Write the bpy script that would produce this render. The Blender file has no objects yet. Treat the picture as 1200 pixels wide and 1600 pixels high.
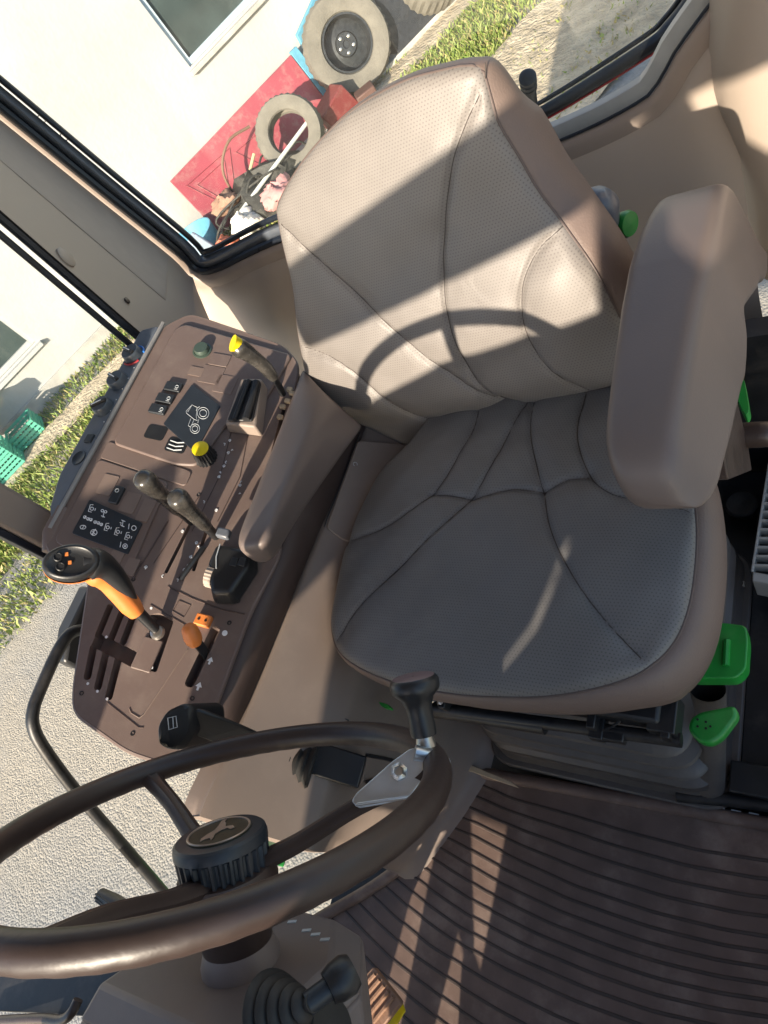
import bpy, bmesh, math, random
import numpy as np
from mathutils import Vector, Matrix
random.seed(7); rng = np.random.default_rng(7)
S = bpy.context.scene
COL = S.collection
R_ = math.radians

# ------------------------------------------------------------------ camera
FPX = 1050.0
D_ = (1400, 1550)
CAMP = np.array([-.42, .45, 1.30])
_U = -np.array([D_[0]-600, -(D_[1]-800), -FPX], float); _U /= np.linalg.norm(_U)
_X = np.array([-1408., -30., -FPX]); _X -= _U*(_X@_U); _X /= np.linalg.norm(_X)
_Y = np.cross(_U, _X)
RM = np.array([_X, _Y, _U])
cam_d = bpy.data.cameras.new('camera')
cam = bpy.data.objects.new('camera', cam_d); COL.objects.link(cam)
M4 = Matrix([list(RM[0])+[CAMP[0]], list(RM[1])+[CAMP[1]], list(RM[2])+[CAMP[2]], [0,0,0,1]])
cam.matrix_world = M4
cam_d.sensor_fit = 'VERTICAL'; cam_d.sensor_height = 36; cam_d.lens = FPX/1600*36
cam_d.clip_start = .02; cam_d.clip_end = 400
S.camera = cam
# ------------------------------------------------------------------ sky, sun, exposure
SUN_EL, SUN_AZ = 20, 5
w = bpy.data.worlds.new('World'); S.world = w; w.use_nodes = True
nt = w.node_tree; sky = nt.nodes.new('ShaderNodeTexSky'); sky.sky_type = 'NISHITA'
sky.sun_disc = False; sky.sun_elevation = R_(SUN_EL); sky.sun_rotation = R_(-SUN_AZ)
bg = nt.nodes['Background']; bg.inputs[1].default_value = .125
nt.links.new(sky.outputs[0], bg.inputs[0])
sd = bpy.data.lights.new('sun', 'SUN'); sd.energy = 4.5; sd.angle = R_(.6); sd.color = (1, .87, .70)
sun = bpy.data.objects.new('sun', sd); COL.objects.link(sun)
sv = Vector((math.sin(R_(SUN_AZ))*math.cos(R_(SUN_EL)), -math.cos(R_(SUN_AZ))*math.cos(R_(SUN_EL)), -math.sin(R_(SUN_EL))))
sun.rotation_euler = sv.to_track_quat('-Z', 'Y').to_euler()
S.view_settings.view_transform = 'Standard'; S.view_settings.look = 'None'
S.view_settings.exposure = 1.25; S.view_settings.gamma = 1
S.cycles.max_bounces = 8; S.cycles.transparent_max_bounces = 12

# ------------------------------------------------------------------ helpers
def ray(px, py): return RM @ np.array([px-600, -(py-800), -FPX])/FPX
def at(px, py, x=None, y=None, z=None):
    r = ray(px, py)
    k, v = (0, x) if x is not None else (1, y) if y is not None else (2, z)
    return CAMP + r*(v-CAMP[k])/r[k]
def onp(px, py, o, n):
    r = ray(px, py); o = np.array(o, float); n = np.array(n, float)
    return CAMP + r*(((o-CAMP)@n)/(r@n))
def V(p): return np.array(p, float)
def nrm(v): v = V(v); return v/np.linalg.norm(v)

MATS = {}
def mat(name, col, rough=.6, metal=0, var=.06, scale=30, bump=.15, bscale=200, bdist=.002, spec=.5, dust=0, coat=0, detail=4, emis=None):
    m = bpy.data.materials.new(name); m.use_nodes = True; n = m.node_tree; L = n.links
    b = n.nodes['Principled BSDF']
    tc = n.nodes.new('ShaderNodeTexCoord')
    no = n.nodes.new('ShaderNodeTexNoise'); no.inputs['Scale'].default_value = scale; no.inputs['Detail'].default_value = detail
    L.new(tc.outputs['Object'], no.inputs['Vector'])
    cr = n.nodes.new('ShaderNodeValToRGB')
    c = V(col)
    cr.color_ramp.elements[0].position = .3; cr.color_ramp.elements[1].position = .7
    cr.color_ramp.elements[0].color = (*np.clip(c*(1-var), 0, 1), 1); cr.color_ramp.elements[1].color = (*np.clip(c*(1+var), 0, 1), 1)
    L.new(no.outputs['Fac'], cr.inputs['Fac'])
    out = cr.outputs['Color']
    if dust:
        n2 = n.nodes.new('ShaderNodeTexNoise'); n2.inputs['Scale'].default_value = 9; n2.inputs['Detail'].default_value = 8; n2.inputs['Roughness'].default_value = .7
        L.new(tc.outputs['Object'], n2.inputs['Vector'])
        r2 = n.nodes.new('ShaderNodeValToRGB'); r2.color_ramp.elements[0].position = .5; r2.color_ramp.elements[1].position = .75
        r2.color_ramp.elements[0].color = (0, 0, 0, 1); r2.color_ramp.elements[1].color = (dust, dust, dust, 1)
        L.new(n2.outputs['Fac'], r2.inputs['Fac'])
        mx = n.nodes.new('ShaderNodeMix'); mx.data_type = 'RGBA'
        L.new(r2.outputs['Color'], mx.inputs[0]); L.new(out, mx.inputs[6]); mx.inputs[7].default_value = (.42, .36, .30, 1)
        out = mx.outputs[2]
    L.new(out, b.inputs['Base Color'])
    b.inputs['Roughness'].default_value = rough; b.inputs['Metallic'].default_value = metal
    b.inputs['Specular IOR Level'].default_value = spec
    if coat: b.inputs['Coat Weight'].default_value = coat; b.inputs['Coat Roughness'].default_value = .15
    if bump:
        n3 = n.nodes.new('ShaderNodeTexNoise'); n3.inputs['Scale'].default_value = bscale; n3.inputs['Detail'].default_value = 3
        L.new(tc.outputs['Object'], n3.inputs['Vector'])
        bp = n.nodes.new('ShaderNodeBump'); bp.inputs['Strength'].default_value = bump; bp.inputs['Distance'].default_value = bdist
        L.new(n3.outputs['Fac'], bp.inputs['Height']); L.new(bp.outputs['Normal'], b.inputs['Normal'])
        # roughness variation
        mr = n.nodes.new('ShaderNodeMapRange'); mr.inputs['To Min'].default_value = max(0, rough-.08); mr.inputs['To Max'].default_value = min(1, rough+.1)
        L.new(no.outputs['Fac'], mr.inputs['Value']); L.new(mr.outputs['Result'], b.inputs['Roughness'])
    m['bsdf'] = b.name
    MATS[name] = m
    return m

def perforated(name, col, rough, pitch=.0043):
    m = mat(name, col, rough, var=.07, scale=14, bump=.12, bscale=420, bdist=.001)
    n = m.node_tree; L = n.links; b = n.nodes['Principled BSDF']
    tc2 = n.nodes.new('ShaderNodeTexCoord'); wr = n.nodes.new('ShaderNodeTexNoise'); wr.inputs['Scale'].default_value = 11; wr.inputs['Detail'].default_value = 3; wr.inputs['Distortion'].default_value = 2.2
    L.new(tc2.outputs['Object'], wr.inputs['Vector'])
    b2_ = n.nodes.new('ShaderNodeBump'); b2_.inputs['Strength'].default_value = .22; b2_.inputs['Distance'].default_value = .006
    L.new(wr.outputs['Fac'], b2_.inputs['Height']); L.new(b2_.outputs['Normal'], b.inputs['Normal'].links[0].from_node.inputs['Normal'])
    uv = n.nodes.new('ShaderNodeUVMap'); uv.uv_map = 'UVMap'
    sep = n.nodes.new('ShaderNodeSeparateXYZ'); L.new(uv.outputs['UV'], sep.inputs[0])
    def math_(op, a, b_=None, c_=None):
        q = n.nodes.new('ShaderNodeMath'); q.operation = op
        for i, v in enumerate((a, b_, c_)):
            if v is None: continue
            if isinstance(v, (int, float)): q.inputs[i].default_value = v
            else: L.new(v, q.inputs[i])
        return q.outputs[0]
    ys = math_('MULTIPLY', sep.outputs['Y'], 1/pitch)
    row = math_('FLOOR', ys)
    odd = math_('MULTIPLY', math_('MODULO', row, 2.0), .5)
    xs = math_('ADD', math_('MULTIPLY', sep.outputs['X'], 1/(pitch*1.1)), odd)
    fx = math_('SUBTRACT', math_('FRACT', xs), .5); fy = math_('SUBTRACT', math_('FRACT', ys), .5)
    d = math_('SQRT', math_('ADD', math_('MULTIPLY', fx, fx), math_('MULTIPLY', fy, fy)))
    hole = math_('SUBTRACT', 1.0, math_('MULTIPLY', math_('SUBTRACT', d, .16), 12.0)); 
    cl = n.nodes.new('ShaderNodeClamp'); L.new(hole, cl.inputs[0])
    src = b.inputs['Base Color'].links[0].from_socket
    mx = n.nodes.new('ShaderNodeMix'); mx.data_type = 'RGBA'
    f = math_('MULTIPLY', cl.outputs[0], .45)
    L.new(f, mx.inputs[0]); L.new(src, mx.inputs[6]); mx.inputs[7].default_value = (.03, .025, .022, 1)
    L.new(mx.outputs[2], b.inputs['Base Color'])
    return m

LEATHER = perforated('perforated_leather', (.198, .180, .166), .5)
BOLSTER = mat('brown_leather', (.165, .121, .102), .5, var=.06, scale=12, bump=.35, bscale=350, bdist=.0015)
THREAD = mat('dark_thread', (.060, .050, .045), .8)
PIPING = mat('brown_piping', (.105, .078, .070), .5)
ARMVINYL = mat('taupe_vinyl', (.150, .118, .105), .45, var=.05, scale=10, bump=.2, bscale=500, bdist=.0008)
CONSOLE = mat('brown_plastic', (.152, .110, .095), .48, var=.05, scale=10, bump=.25, bscale=900, bdist=.0006, dust=.2)
CONSOLE2 = mat('dark_brown_plastic', (.075, .050, .044), .5, var=.05, bump=.2, bscale=900, bdist=.0006, dust=.05)
TAN = mat('tan_plastic', (.262, .208, .172), .5, var=.04, scale=8, bump=.2, bscale=900, bdist=.0006, dust=.08)
TANL = mat('light_tan_plastic', (.34, .28, .23), .5, var=.03, scale=6, bump=.15, bscale=800, bdist=.0006)
BLACK = mat('black_plastic', (.016, .017, .019), .38, var=.15, bump=.2, bscale=700, bdist=.0006)
BLACKM = mat('black_painted_metal', (.013, .014, .016), .42, var=.3, scale=25, bump=.2, bscale=120, bdist=.001, dust=.12)
RUBBER = mat('black_rubber', (.018, .018, .018), .6, var=.2, bump=.2, bscale=300, bdist=.001, dust=.08)
SEAL = mat('window_seal', (.012, .016, .024), .3, var=.2, bump=.1)
WHEELM = mat('steering_wheel_brown', (.040, .026, .022), .42, var=.15, scale=15, bump=.25, bscale=110, bdist=.0012, spec=.5)
PANELBK = mat('charcoal_panel', (.020, .026, .034), .4, var=.1, bump=.1, bscale=600, bdist=.0004)
SWITCH = mat('switch_black', (.022, .026, .031), .4, var=.1, bump=.1, bscale=600, bdist=.0004)
INLAY = mat('grey_brown_blank', (.185, .135, .112), .55, var=.04, bump=.2, bscale=900, bdist=.0004)
WHITE = mat('white_print', (.75, .76, .77), .6, var=.03, bump=0)
GREYP = mat('grey_print', (.45, .48, .50), .6, var=.1, bump=0)
YELLOW = mat('yellow_plastic', (.80, .60, .01), .4, var=.06, bump=.1)
ORANGE = mat('orange_plastic', (.66, .20, .045), .42, var=.12, scale=30, bump=.2, bscale=700, bdist=.0005, dust=.15)
GREEN = mat('green_plastic', (.012, .25, .035), .38, var=.15, bump=.2, bscale=300, bdist=.0006, dust=.12)
GREENP = mat('green_paint', (.02, .30, .03), .3, var=.1, bump=.1)
STEEL = mat('zinc_plated_steel', (.55, .60, .64), .32, metal=.85, var=.12, scale=30, bump=.2, bscale=90, bdist=.001)
CHROME = mat('bolt_steel', (.5, .48, .44), .3, metal=.9, var=.2, bump=.2, bscale=200)
TRIMG = mat('grey_trim', (.26, .25, .24), .4, var=.1, bump=.1)
BLUEG = mat('blue_grey_panel', (.105, .120, .145), .35, var=.1, bump=.1, dust=.1)
GREYGRILLE = mat('grey_grille', (.40, .39, .36), .55, var=.08, bump=.15)
BELLOWS = mat('bellows_rubber', (.085, .076, .070), .45, var=.15, scale=14, bump=.2, bscale=200, bdist=.001, dust=.12)
BROWNB = mat('brown_bracket', (.055, .038, .032), .35, var=.1, bump=.2)
BLUEP = mat('blue_print', (.02, .15, .50), .5, var=.05, bump=0)
REDP = mat('red_print', (.45, .03, .04), .5, var=.05, bump=0)
CREAMS = mat('sand_dust', (.45, .36, .25), .9, var=.2, bump=.5, bscale=400)

def tag(o, label=None, cat=None, group=None, kind=None):
    if label: o['label'] = label
    if cat: o['category'] = cat
    if group: o['group'] = group
    if kind: o['kind'] = kind
    return o
def thing(name, label, cat, loc=(0, 0, 0), group=None):
    o = bpy.data.objects.new(name, None); COL.objects.link(o); o.location = Vector(loc)
    o.empty_display_size = .05
    return tag(o, label, cat, group)

def rotm(ax, ang):
    return np.array(Matrix.Rotation(ang, 3, Vector(ax)))
class MB:
    def __init__(s): s.v = []; s.f = []; s.uv = None
    def add(s, vs, fs):
        o = len(s.v); s.v += [tuple(map(float, p)) for p in vs]; s.f += [tuple(i+o for i in f) for f in fs]; return s
    def box(s, c, size, ax=None):
        """ax: 3 axis vectors"""
        c = V(c); A = np.eye(3) if ax is None else np.array(ax)
        vs = []
        for i in (-.5, .5):
            for j in (-.5, .5):
                for k in (-.5, .5): vs.append(c+A[0]*size[0]*i+A[1]*size[1]*j+A[2]*size[2]*k)
        return s.add(vs, [(0,1,3,2),(4,6,7,5),(0,4,5,1),(2,3,7,6),(0,2,6,4),(1,5,7,3)])
    def prism(s, pts, d):
        """pts closed planar polygon, d offset vector"""
        n = len(pts); P = [V(p) for p in pts]; d = V(d)
        return s.add(P+[p+d for p in P], [tuple(range(n))[::-1], tuple(range(n, 2*n))]+[(i, (i+1) % n, n+(i+1) % n, n+i) for i in range(n)])
    def prism2(s, a, b):
        n = len(a)
        return s.add(list(a)+list(b), [tuple(range(n))[::-1], tuple(range(n, 2*n))]+[(i, (i+1) % n, n+(i+1) % n, n+i) for i in range(n)])
    def tube(s, path, r, n=12, closed=False, cap=True, flat=None):
        P = [V(p) for p in path]; m = len(P); rs = r if hasattr(r, '__len__') else [r]*m
        up = None; vs = []
        for i, p in enumerate(P):
            if closed: t = P[(i+1) % m]-P[i-1]
            else: t = P[min(i+1, m-1)]-P[max(i-1, 0)]
            t = nrm(t)
            if up is None:
                up = nrm(np.cross(t, [0, 0, 1] if abs(t[2]) < .9 else [1, 0, 0]))
            else: up = nrm(up-t*(up@t))
            sd_ = np.cross(t, up)
            for k in range(n):
                a = 2*math.pi*k/n
                vs.append(p+rs[i]*(math.cos(a)*up+math.sin(a)*sd_))
        fs = []
        for i in range(m if closed else m-1):
            j = (i+1) % m
            for k in range(n): fs.append((i*n+k, i*n+(k+1) % n, j*n+(k+1) % n, j*n+k))
        if cap and not closed: fs += [tuple(range(n))[::-1], tuple(range((m-1)*n, m*n))]
        return s.add(vs, fs)
    def lathe(s, o, ax, prof, n=32, sx=1, ref=None, cap=True):
        """prof: (r,h) list along ax"""
        o = V(o); ax = nrm(ax); u = nrm(np.cross(ax, ref if ref is not None else ([0, 0, 1] if abs(ax[2]) < .9 else [1, 0, 0]))); v = np.cross(ax, u)
        vs = []; fs = []
        for r, h in prof:
            for k in range(n):
                a = 2*math.pi*k/n; vs.append(o+ax*h+r*(math.cos(a)*u*sx+math.sin(a)*v))
        for i in range(len(prof)-1):
            for k in range(n): fs.append((i*n+k, i*n+(k+1) % n, (i+1)*n+(k+1) % n, (i+1)*n+k))
        if cap: fs += [tuple(range(n))[::-1], tuple(range((len(prof)-1)*n, len(prof)*n))]
        return s.add(vs, fs)
    def grid(s, G, closed_u=False):
        """G array [a][b][3]"""
        a, b = len(G), len(G[0]); vs = [p for r in G for p in r]; fs = []
        for i in range(a-1 if not closed_u else a):
            for j in range(b-1):
                i2 = (i+1) % a; fs.append((i*b+j, i*b+j+1, i2*b+j+1, i2*b+j))
        return s.add(vs, fs)
    def build(s, name, material, parent=None, smooth=True, bevel=0, seg=2, solid=0, ang=40, sub=0):
        me = bpy.data.meshes.new(name); me.from_pydata(s.v, [], s.f)
        bm = bmesh.new(); bm.from_mesh(me)
        bmesh.ops.remove_doubles(bm, verts=bm.verts, dist=1e-6)
        bmesh.ops.recalc_face_normals(bm, faces=bm.faces)
        bm.to_mesh(me); bm.free()
        ms = material if isinstance(material, (list, tuple)) else [material]
        for m in ms: me.materials.append(m)
        if smooth:
            me.polygons.foreach_set('use_smooth', [True]*len(me.polygons)); me.set_sharp_from_angle(angle=R_(ang))
        o = bpy.data.objects.new(name, me); COL.objects.link(o)
        if parent is not None:
            o.parent = parent
            M = Vector((0, 0, 0)); q = parent
            while q is not None: M += q.location; q = q.parent
            me.transform(Matrix.Translation(-M))
        if solid:
            md = o.modifiers.new('s', 'SOLIDIFY'); md.thickness = solid; md.offset = 0
        if bevel:
            md = o.modifiers.new('b', 'BEVEL'); md.width = bevel; md.segments = seg; md.limit_method = 'ANGLE'; md.angle_limit = R_(30); md.harden_normals = False
        if sub:
            md = o.modifiers.new('u', 'SUBSURF'); md.levels = sub; md.render_levels = sub
        return o

def cat_rom(P, n=8, closed=False):
    P = [V(p) for p in P]; m = len(P); out = []
    for i in range(m if closed else m-1):
        p0 = P[(i-1) % m] if closed or i > 0 else P[0]*2-P[1]
        p1 = P[i]; p2 = P[(i+1) % m]
        p3 = P[(i+2) % m] if closed or i+2 < m else P[-1]*2-P[-2]
        for k in range(n):
            t = k/n; out.append(.5*((2*p1)+(-p0+p2)*t+(2*p0-5*p1+4*p2-p3)*t*t+(-p0+3*p1-3*p2+p3)*t**3))
    if not closed: out.append(P[-1])
    return out
def round_poly(P, r, n=4):
    """round the corners of a closed polygon"""
    P = [V(p) for p in P]; m = len(P); out = []
    for i in range(m):
        a, b, c = P[i-1], P[i], P[(i+1) % m]
        da = min(r, np.linalg.norm(a-b)*.45); dc = min(r, np.linalg.norm(c-b)*.45)
        p = b+nrm(a-b)*da; q = b+nrm(c-b)*dc
        for k in range(n+1):
            t = k/n; out.append((1-t)**2*p+2*t*(1-t)*b+t*t*q)
    return out
def boolean_cut(o, cutters):
    for i, c in enumerate(cutters):
        md = o.modifiers.new('c%d' % i, 'BOOLEAN'); md.object = c; md.operation = 'DIFFERENCE'; md.solver = 'EXACT'
    bpy.context.view_layer.update()
    dg = bpy.context.evaluated_depsgraph_get()
    me = bpy.data.meshes.new_from_object(o.evaluated_get(dg))
    o.modifiers.clear(); o.data = me
    me.polygons.foreach_set('use_smooth', [True]*len(me.polygons)); me.set_sharp_from_angle(angle=R_(30))
    for c in cutters:
        d = c.data; bpy.data.objects.remove(c); bpy.data.meshes.remove(d)

# ================================================================== THE YARD OUTSIDE
GZ = -1.2
WA = V([6.02, -3.43, 0]); WD = V([-.58430473, -.81153434, 0]); WN = V([-.81153434, .58430473, 0]); UP = V([0, 0, 1])
def wp(s, o, z): return WA+WD*s+WN*o+UP*z          # along the wall, out from it, height

def ground_mat():
    m = bpy.data.materials.new('gravel_ground'); m.use_nodes = True; n = m.node_tree; L = n.links; b = n.nodes['Principled BSDF']
    tc = n.nodes.new('ShaderNodeTexCoord')
    def noise(s, d=6, r=.6):
        q = n.nodes.new('ShaderNodeTexNoise'); q.inputs['Scale'].default_value = s; q.inputs['Detail'].default_value = d; q.inputs['Roughness'].default_value = r
        L.new(tc.outputs['Object'], q.inputs['Vector']); return q.outputs['Fac']
    def ramp(f, a, ca, b_, cb):
        q = n.nodes.new('ShaderNodeValToRGB'); q.color_ramp.elements[0].position = a; q.color_ramp.elements[1].position = b_
        q.color_ramp.elements[0].color = (*ca, 1); q.color_ramp.elements[1].color = (*cb, 1); L.new(f, q.inputs[0]); return q.outputs[0]
    c1 = ramp(noise(1.3), .35, (.275, .275, .265), .68, (.36, .36, .345))
    cs0 = ramp(noise(.45, 4, .6), .42, (0, 0, 0), .58, (1, 1, 1)); mz = n.nodes.new('ShaderNodeMix'); mz.data_type = 'RGBA'; L.new(cs0, mz.inputs[0]); L.new(c1, mz.inputs[6]); mz.inputs[7].default_value = (.42, .385, .32, 1); c1 = mz.outputs[2]
    c2 = ramp(noise(38, 8, .75), .36, (.70, .69, .67), .64, (1.12, 1.10, 1.07))
    mx = n.nodes.new('ShaderNodeMix'); mx.data_type = 'RGBA'; mx.blend_type = 'MULTIPLY'; mx.inputs[0].default_value = .75
    L.new(c1, mx.inputs[6]); L.new(c2, mx.inputs[7]); L.new(mx.outputs[2], b.inputs['Base Color'])
    b.inputs['Roughness'].default_value = .95; b.inputs['Specular IOR Level'].default_value = .2
    vo = n.nodes.new('ShaderNodeTexVoronoi'); vo.inputs['Scale'].default_value = 85; L.new(tc.outputs['Object'], vo.inputs['Vector'])
    ad = n.nodes.new('ShaderNodeMath'); ad.operation = 'ADD'; L.new(noise(14, 10, .75), ad.inputs[0])
    ml = n.nodes.new('ShaderNodeMath'); ml.operation = 'MULTIPLY'; ml.inputs[1].default_value = -.5; L.new(vo.outputs['Distance'], ml.inputs[0]); L.new(ml.outputs[0], ad.inputs[1])
    bp = n.nodes.new('ShaderNodeBump'); bp.inputs['Strength'].default_value = .45; bp.inputs['Distance'].default_value = .025
    L.new(ad.outputs[0], bp.inputs['Height']); L.new(bp.outputs[0], b.inputs['Normal'])
    return m
GRAVEL = ground_mat()
def terrain(name, x0, x1, y0, y1, nx, ny, z, amp, material):
    xs = np.linspace(x0, x1, nx); ys = np.linspace(y0, y1, ny)
    G = [[(x, y, z+amp*(math.sin(x*3.1+y*1.7)*.4+math.sin(x*7.3-y*5.1)*.25+math.sin(y*11+x*2)*.2+rng.normal()*.2)) for y in ys] for x in xs]
    return MB().grid(G).build(name, material, ang=180)
g1 = terrain('ground', -14, 40, -40, 30, 240, 240, GZ, .012, GRAVEL); tag(g1, kind='structure')
far = MB().add([(-150,-150,GZ-.05),(150,-150,GZ-.05),(150,150,GZ-.05),(-150,150,GZ-.05)], [(0,1,2,3)]).build('ground', GRAVEL, smooth=False); tag(far, kind='structure')
# pale sandy strip by the wall
SANDM = mat('sandy_soil', (.50, .42, .30), .95, var=.30, scale=7, bump=1.0, bscale=28, bdist=.03, detail=14)
CONC = mat('worn_concrete', (.42, .41, .38), .9, var=.2, scale=6, bump=.5, bscale=50, bdist=.006, detail=9)
G = [[wp(s, o, GZ+.03+rng.normal()*.004) for o in np.linspace(.55, .98, 6)] for s in np.linspace(-9, 14, 120)]
tag(MB().grid(G).build('path', SANDM, ang=180), kind='structure')
G = [[wp(s, o, GZ+.02+.03*math.exp(-(o-2.6)**2)+.012*math.sin(s*5+o*9)+rng.normal()*.006) for o in np.linspace(2.0, 3.6, 20)] for s in np.linspace(1.6, 14, 120)]
tag(MB().grid(G).build('sandy_ground', SANDM, ang=180), kind='structure')
mb = MB().prism([wp(2.0, .0, GZ), wp(14, .0, GZ), wp(14, .55, GZ), wp(2.0, .55, GZ)], (0, 0, .07))
mb.build('pavement', CONC, bevel=.01); tag(bpy.data.objects['pavement'], kind='structure')

# grass: blades
def grass(name, n, srange, orange, h, cols, clump=1.0):
    vs = []; fs = []; mi = []
    k = 0
    while k < n:
        s = rng.uniform(*srange); o = rng.uniform(*orange)
        d = math.sin(s*2.3+1)*.5+math.sin(s*5.1+o*4)*.4+math.sin(o*9+s*1.3)*.3
        edge = min(o-orange[0], orange[1]-o)/(orange[1]-orange[0])*2
        if rng.random() > (.35+.5*d)*clump+.35*min(1, edge*3): 
            k += .3; continue
        a = rng.uniform(0, 2*math.pi); hh = h*rng.uniform(.45, 1.25); wd = rng.uniform(.005, .012)
        b = wp(s, o, GZ+.01); dx = V([math.cos(a), math.sin(a), 0]); ln = V([rng.normal()*.35, rng.normal()*.35, 1])*hh
        i = len(vs); vs += [b-dx*wd, b+dx*wd, b+ln*.55+dx*wd*.7, b+ln+V([rng.normal(), rng.normal(), 0])*hh*.25]
        fs.append((i, i+1, i+2)); fs.append((i, i+2, i+3)); c = rng.integers(len(cols)); mi += [c, c]; k += 1
    me = bpy.data.meshes.new(name); me.from_pydata([tuple(map(float, v)) for v in vs], [], fs)
    for c in cols: me.materials.append(c)
    me.polygons.foreach_set('material_index', mi)
    o = bpy.data.objects.new(name, me); COL.objects.link(o); return o
GR = [mat('grass_a', (.19, .26, .045), .6, bump=0), mat('grass_b', (.13, .20, .035), .6, bump=0), mat('grass_c', (.25, .30, .08), .6, bump=0), mat('grass_d', (.33, .29, .12), .7, bump=0)]
tag(grass('grass', 60000, (-4.5, 8), (.92, 2.15), .06, GR+[GR[2]]), 'bright green grass strip growing along the white building', 'grass', kind='stuff')
tag(grass('weeds', 9000, (-4.5, 4), (.02, .6), .05, [GR[1], GR[3], GR[2]], .5), 'sparse weeds and dry grass at the foot of the white wall', 'grass', kind='stuff')
tag(grass('weeds', 9000, (-5, 3), (2.1, 3.0), .05, [GR[0], GR[2], GR[3], GR[2]], .45), 'thin patchy grass thinning out into the gravel', 'grass', kind='stuff')
tag(grass('weeds', 6000, (2, 7), (2.1, 3.6), .05, [GR[2], GR[3], GR[0], GR[3]], .3), 'thin tufts on the sandy gravel behind the seat', 'grass', kind='stuff')

# building
WALLM = mat('white_render', (.43, .44, .43), .85, var=.10, scale=.9, bump=.5, bscale=25, bdist=.006, detail=12, dust=.25)
WFR = mat('pale_blue_frame', (.42, .52, .58), .5, bump=.1)
PANE = mat('dark_pane', (.05, .07, .07), .08, var=.3, scale=2, bump=0)
bld = thing('building', 'long white rendered building with two small windows beyond the yard', 'building', wp(2, 0, GZ))
mb = MB()
holes = [(2.2, 3.15, -.04, .95), (-2.1, -.76, -.70, .3)]
# wall as panels around the two openings
cuts = [-9, -2.1, -.76, 2.2, 3.15, 14]
for a, b_ in zip(cuts[:-1], cuts[1:]):
    hz = [h for h in holes if abs(h[0]-a) < .01]
    segs_ = [(GZ-.1, 3.5)] if not hz else [(GZ-.1, hz[0][2]), (hz[0][3], 3.5)]
    for z0, z1 in segs_:
        mb.prism([wp(a, 0, z0), wp(b_, 0, z0), wp(b_, 0, z1), wp(a, 0, z1)], WN*-.3)
mb.build('wall', WALLM, bld, smooth=False)
for (s0, s1, z0, z1), lab in zip(holes, (1, 0)):
    f = MB()
    t = .05
    for a, b_, c, d in ((s0, s0+t, z0, z1), (s1-t, s1, z0, z1), (s0+t, s1-t, z0, z0+t), (s0+t, s1-t, z1-t, z1)):
        f.prism([wp(a, -.03, c), wp(b_, -.03, c), wp(b_, -.03, d), wp(a, -.03, d)], WN*-.05)
    f.build('window', WFR if lab else WALLM, bld, bevel=.004)
    fr = bld.children[-1]
    MB().prism([wp(s0+t, -.06, z0+t), wp(s1-t, -.06, z0+t), wp(s1-t, -.06, z1-t), wp(s0+t, -.06, z1-t)], WN*-.01).build('pane', PANE, fr, smooth=False)
    MB().prism([wp(s0-.04, 0, z0-.06), wp(s1+.04, 0, z0-.06), wp(s1+.04, 0, z0-.02), wp(s0-.04, 0, z0-.02)], WN*.06).build('sill', CONC if lab else WALLM, fr, bevel=.004)

MB().prism([wp(-9, 0, GZ-.1), wp(2.0, 0, GZ-.1), wp(2.0, 0, GZ+.16), wp(-9, 0, GZ+.16)], WN*.03).build('plinth', CONC, bld, bevel=.006)
# red panel (old car tailgate / door) leaning on the wall
RED = mat('red_paint', (.33, .065, .085), .4, var=.12, scale=3, bump=.2, bscale=12, bdist=.008, dust=.4)
BLUEE = mat('blue_paint', (.10, .30, .42), .5, var=.1, bump=.1)
pan = thing('scrap_sheet', 'faded red embossed metal panel leaning against the white wall', 'metal panel', wp(2.2, .3, GZ))
def pp(s, h, o=0):   # leaning plane
    return wp(s, .34-.22*h/.66+o, GZ+.03+h)
MB().prism([pp(1.33, 0), pp(3.03, 0), pp(3.03, .62), pp(1.33, .62)], WN*-.025).build('sheet', RED, pan, bevel=.004)
MB().prism([pp(3.035, 0, .01), pp(3.12, 0, .01), pp(3.12, .64, .01), pp(3.035, .64, .01)], WN*-.04).build('blue_edge', BLUEE, pan, bevel=.004)
mb = MB()
for tri in (((1.42, .50), (1.98, .46), (1.62, .04)), ((1.50, .44), (1.86, .42), (1.62, .12)), ((2.0, .40), (2.5, .36), (2.15, .08))):
    P = [pp(s, h, .003) for s, h in tri]
    mb.tube(P, .008, 6, closed=True)
mb.build('embossed_rib', RED, pan)

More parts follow.
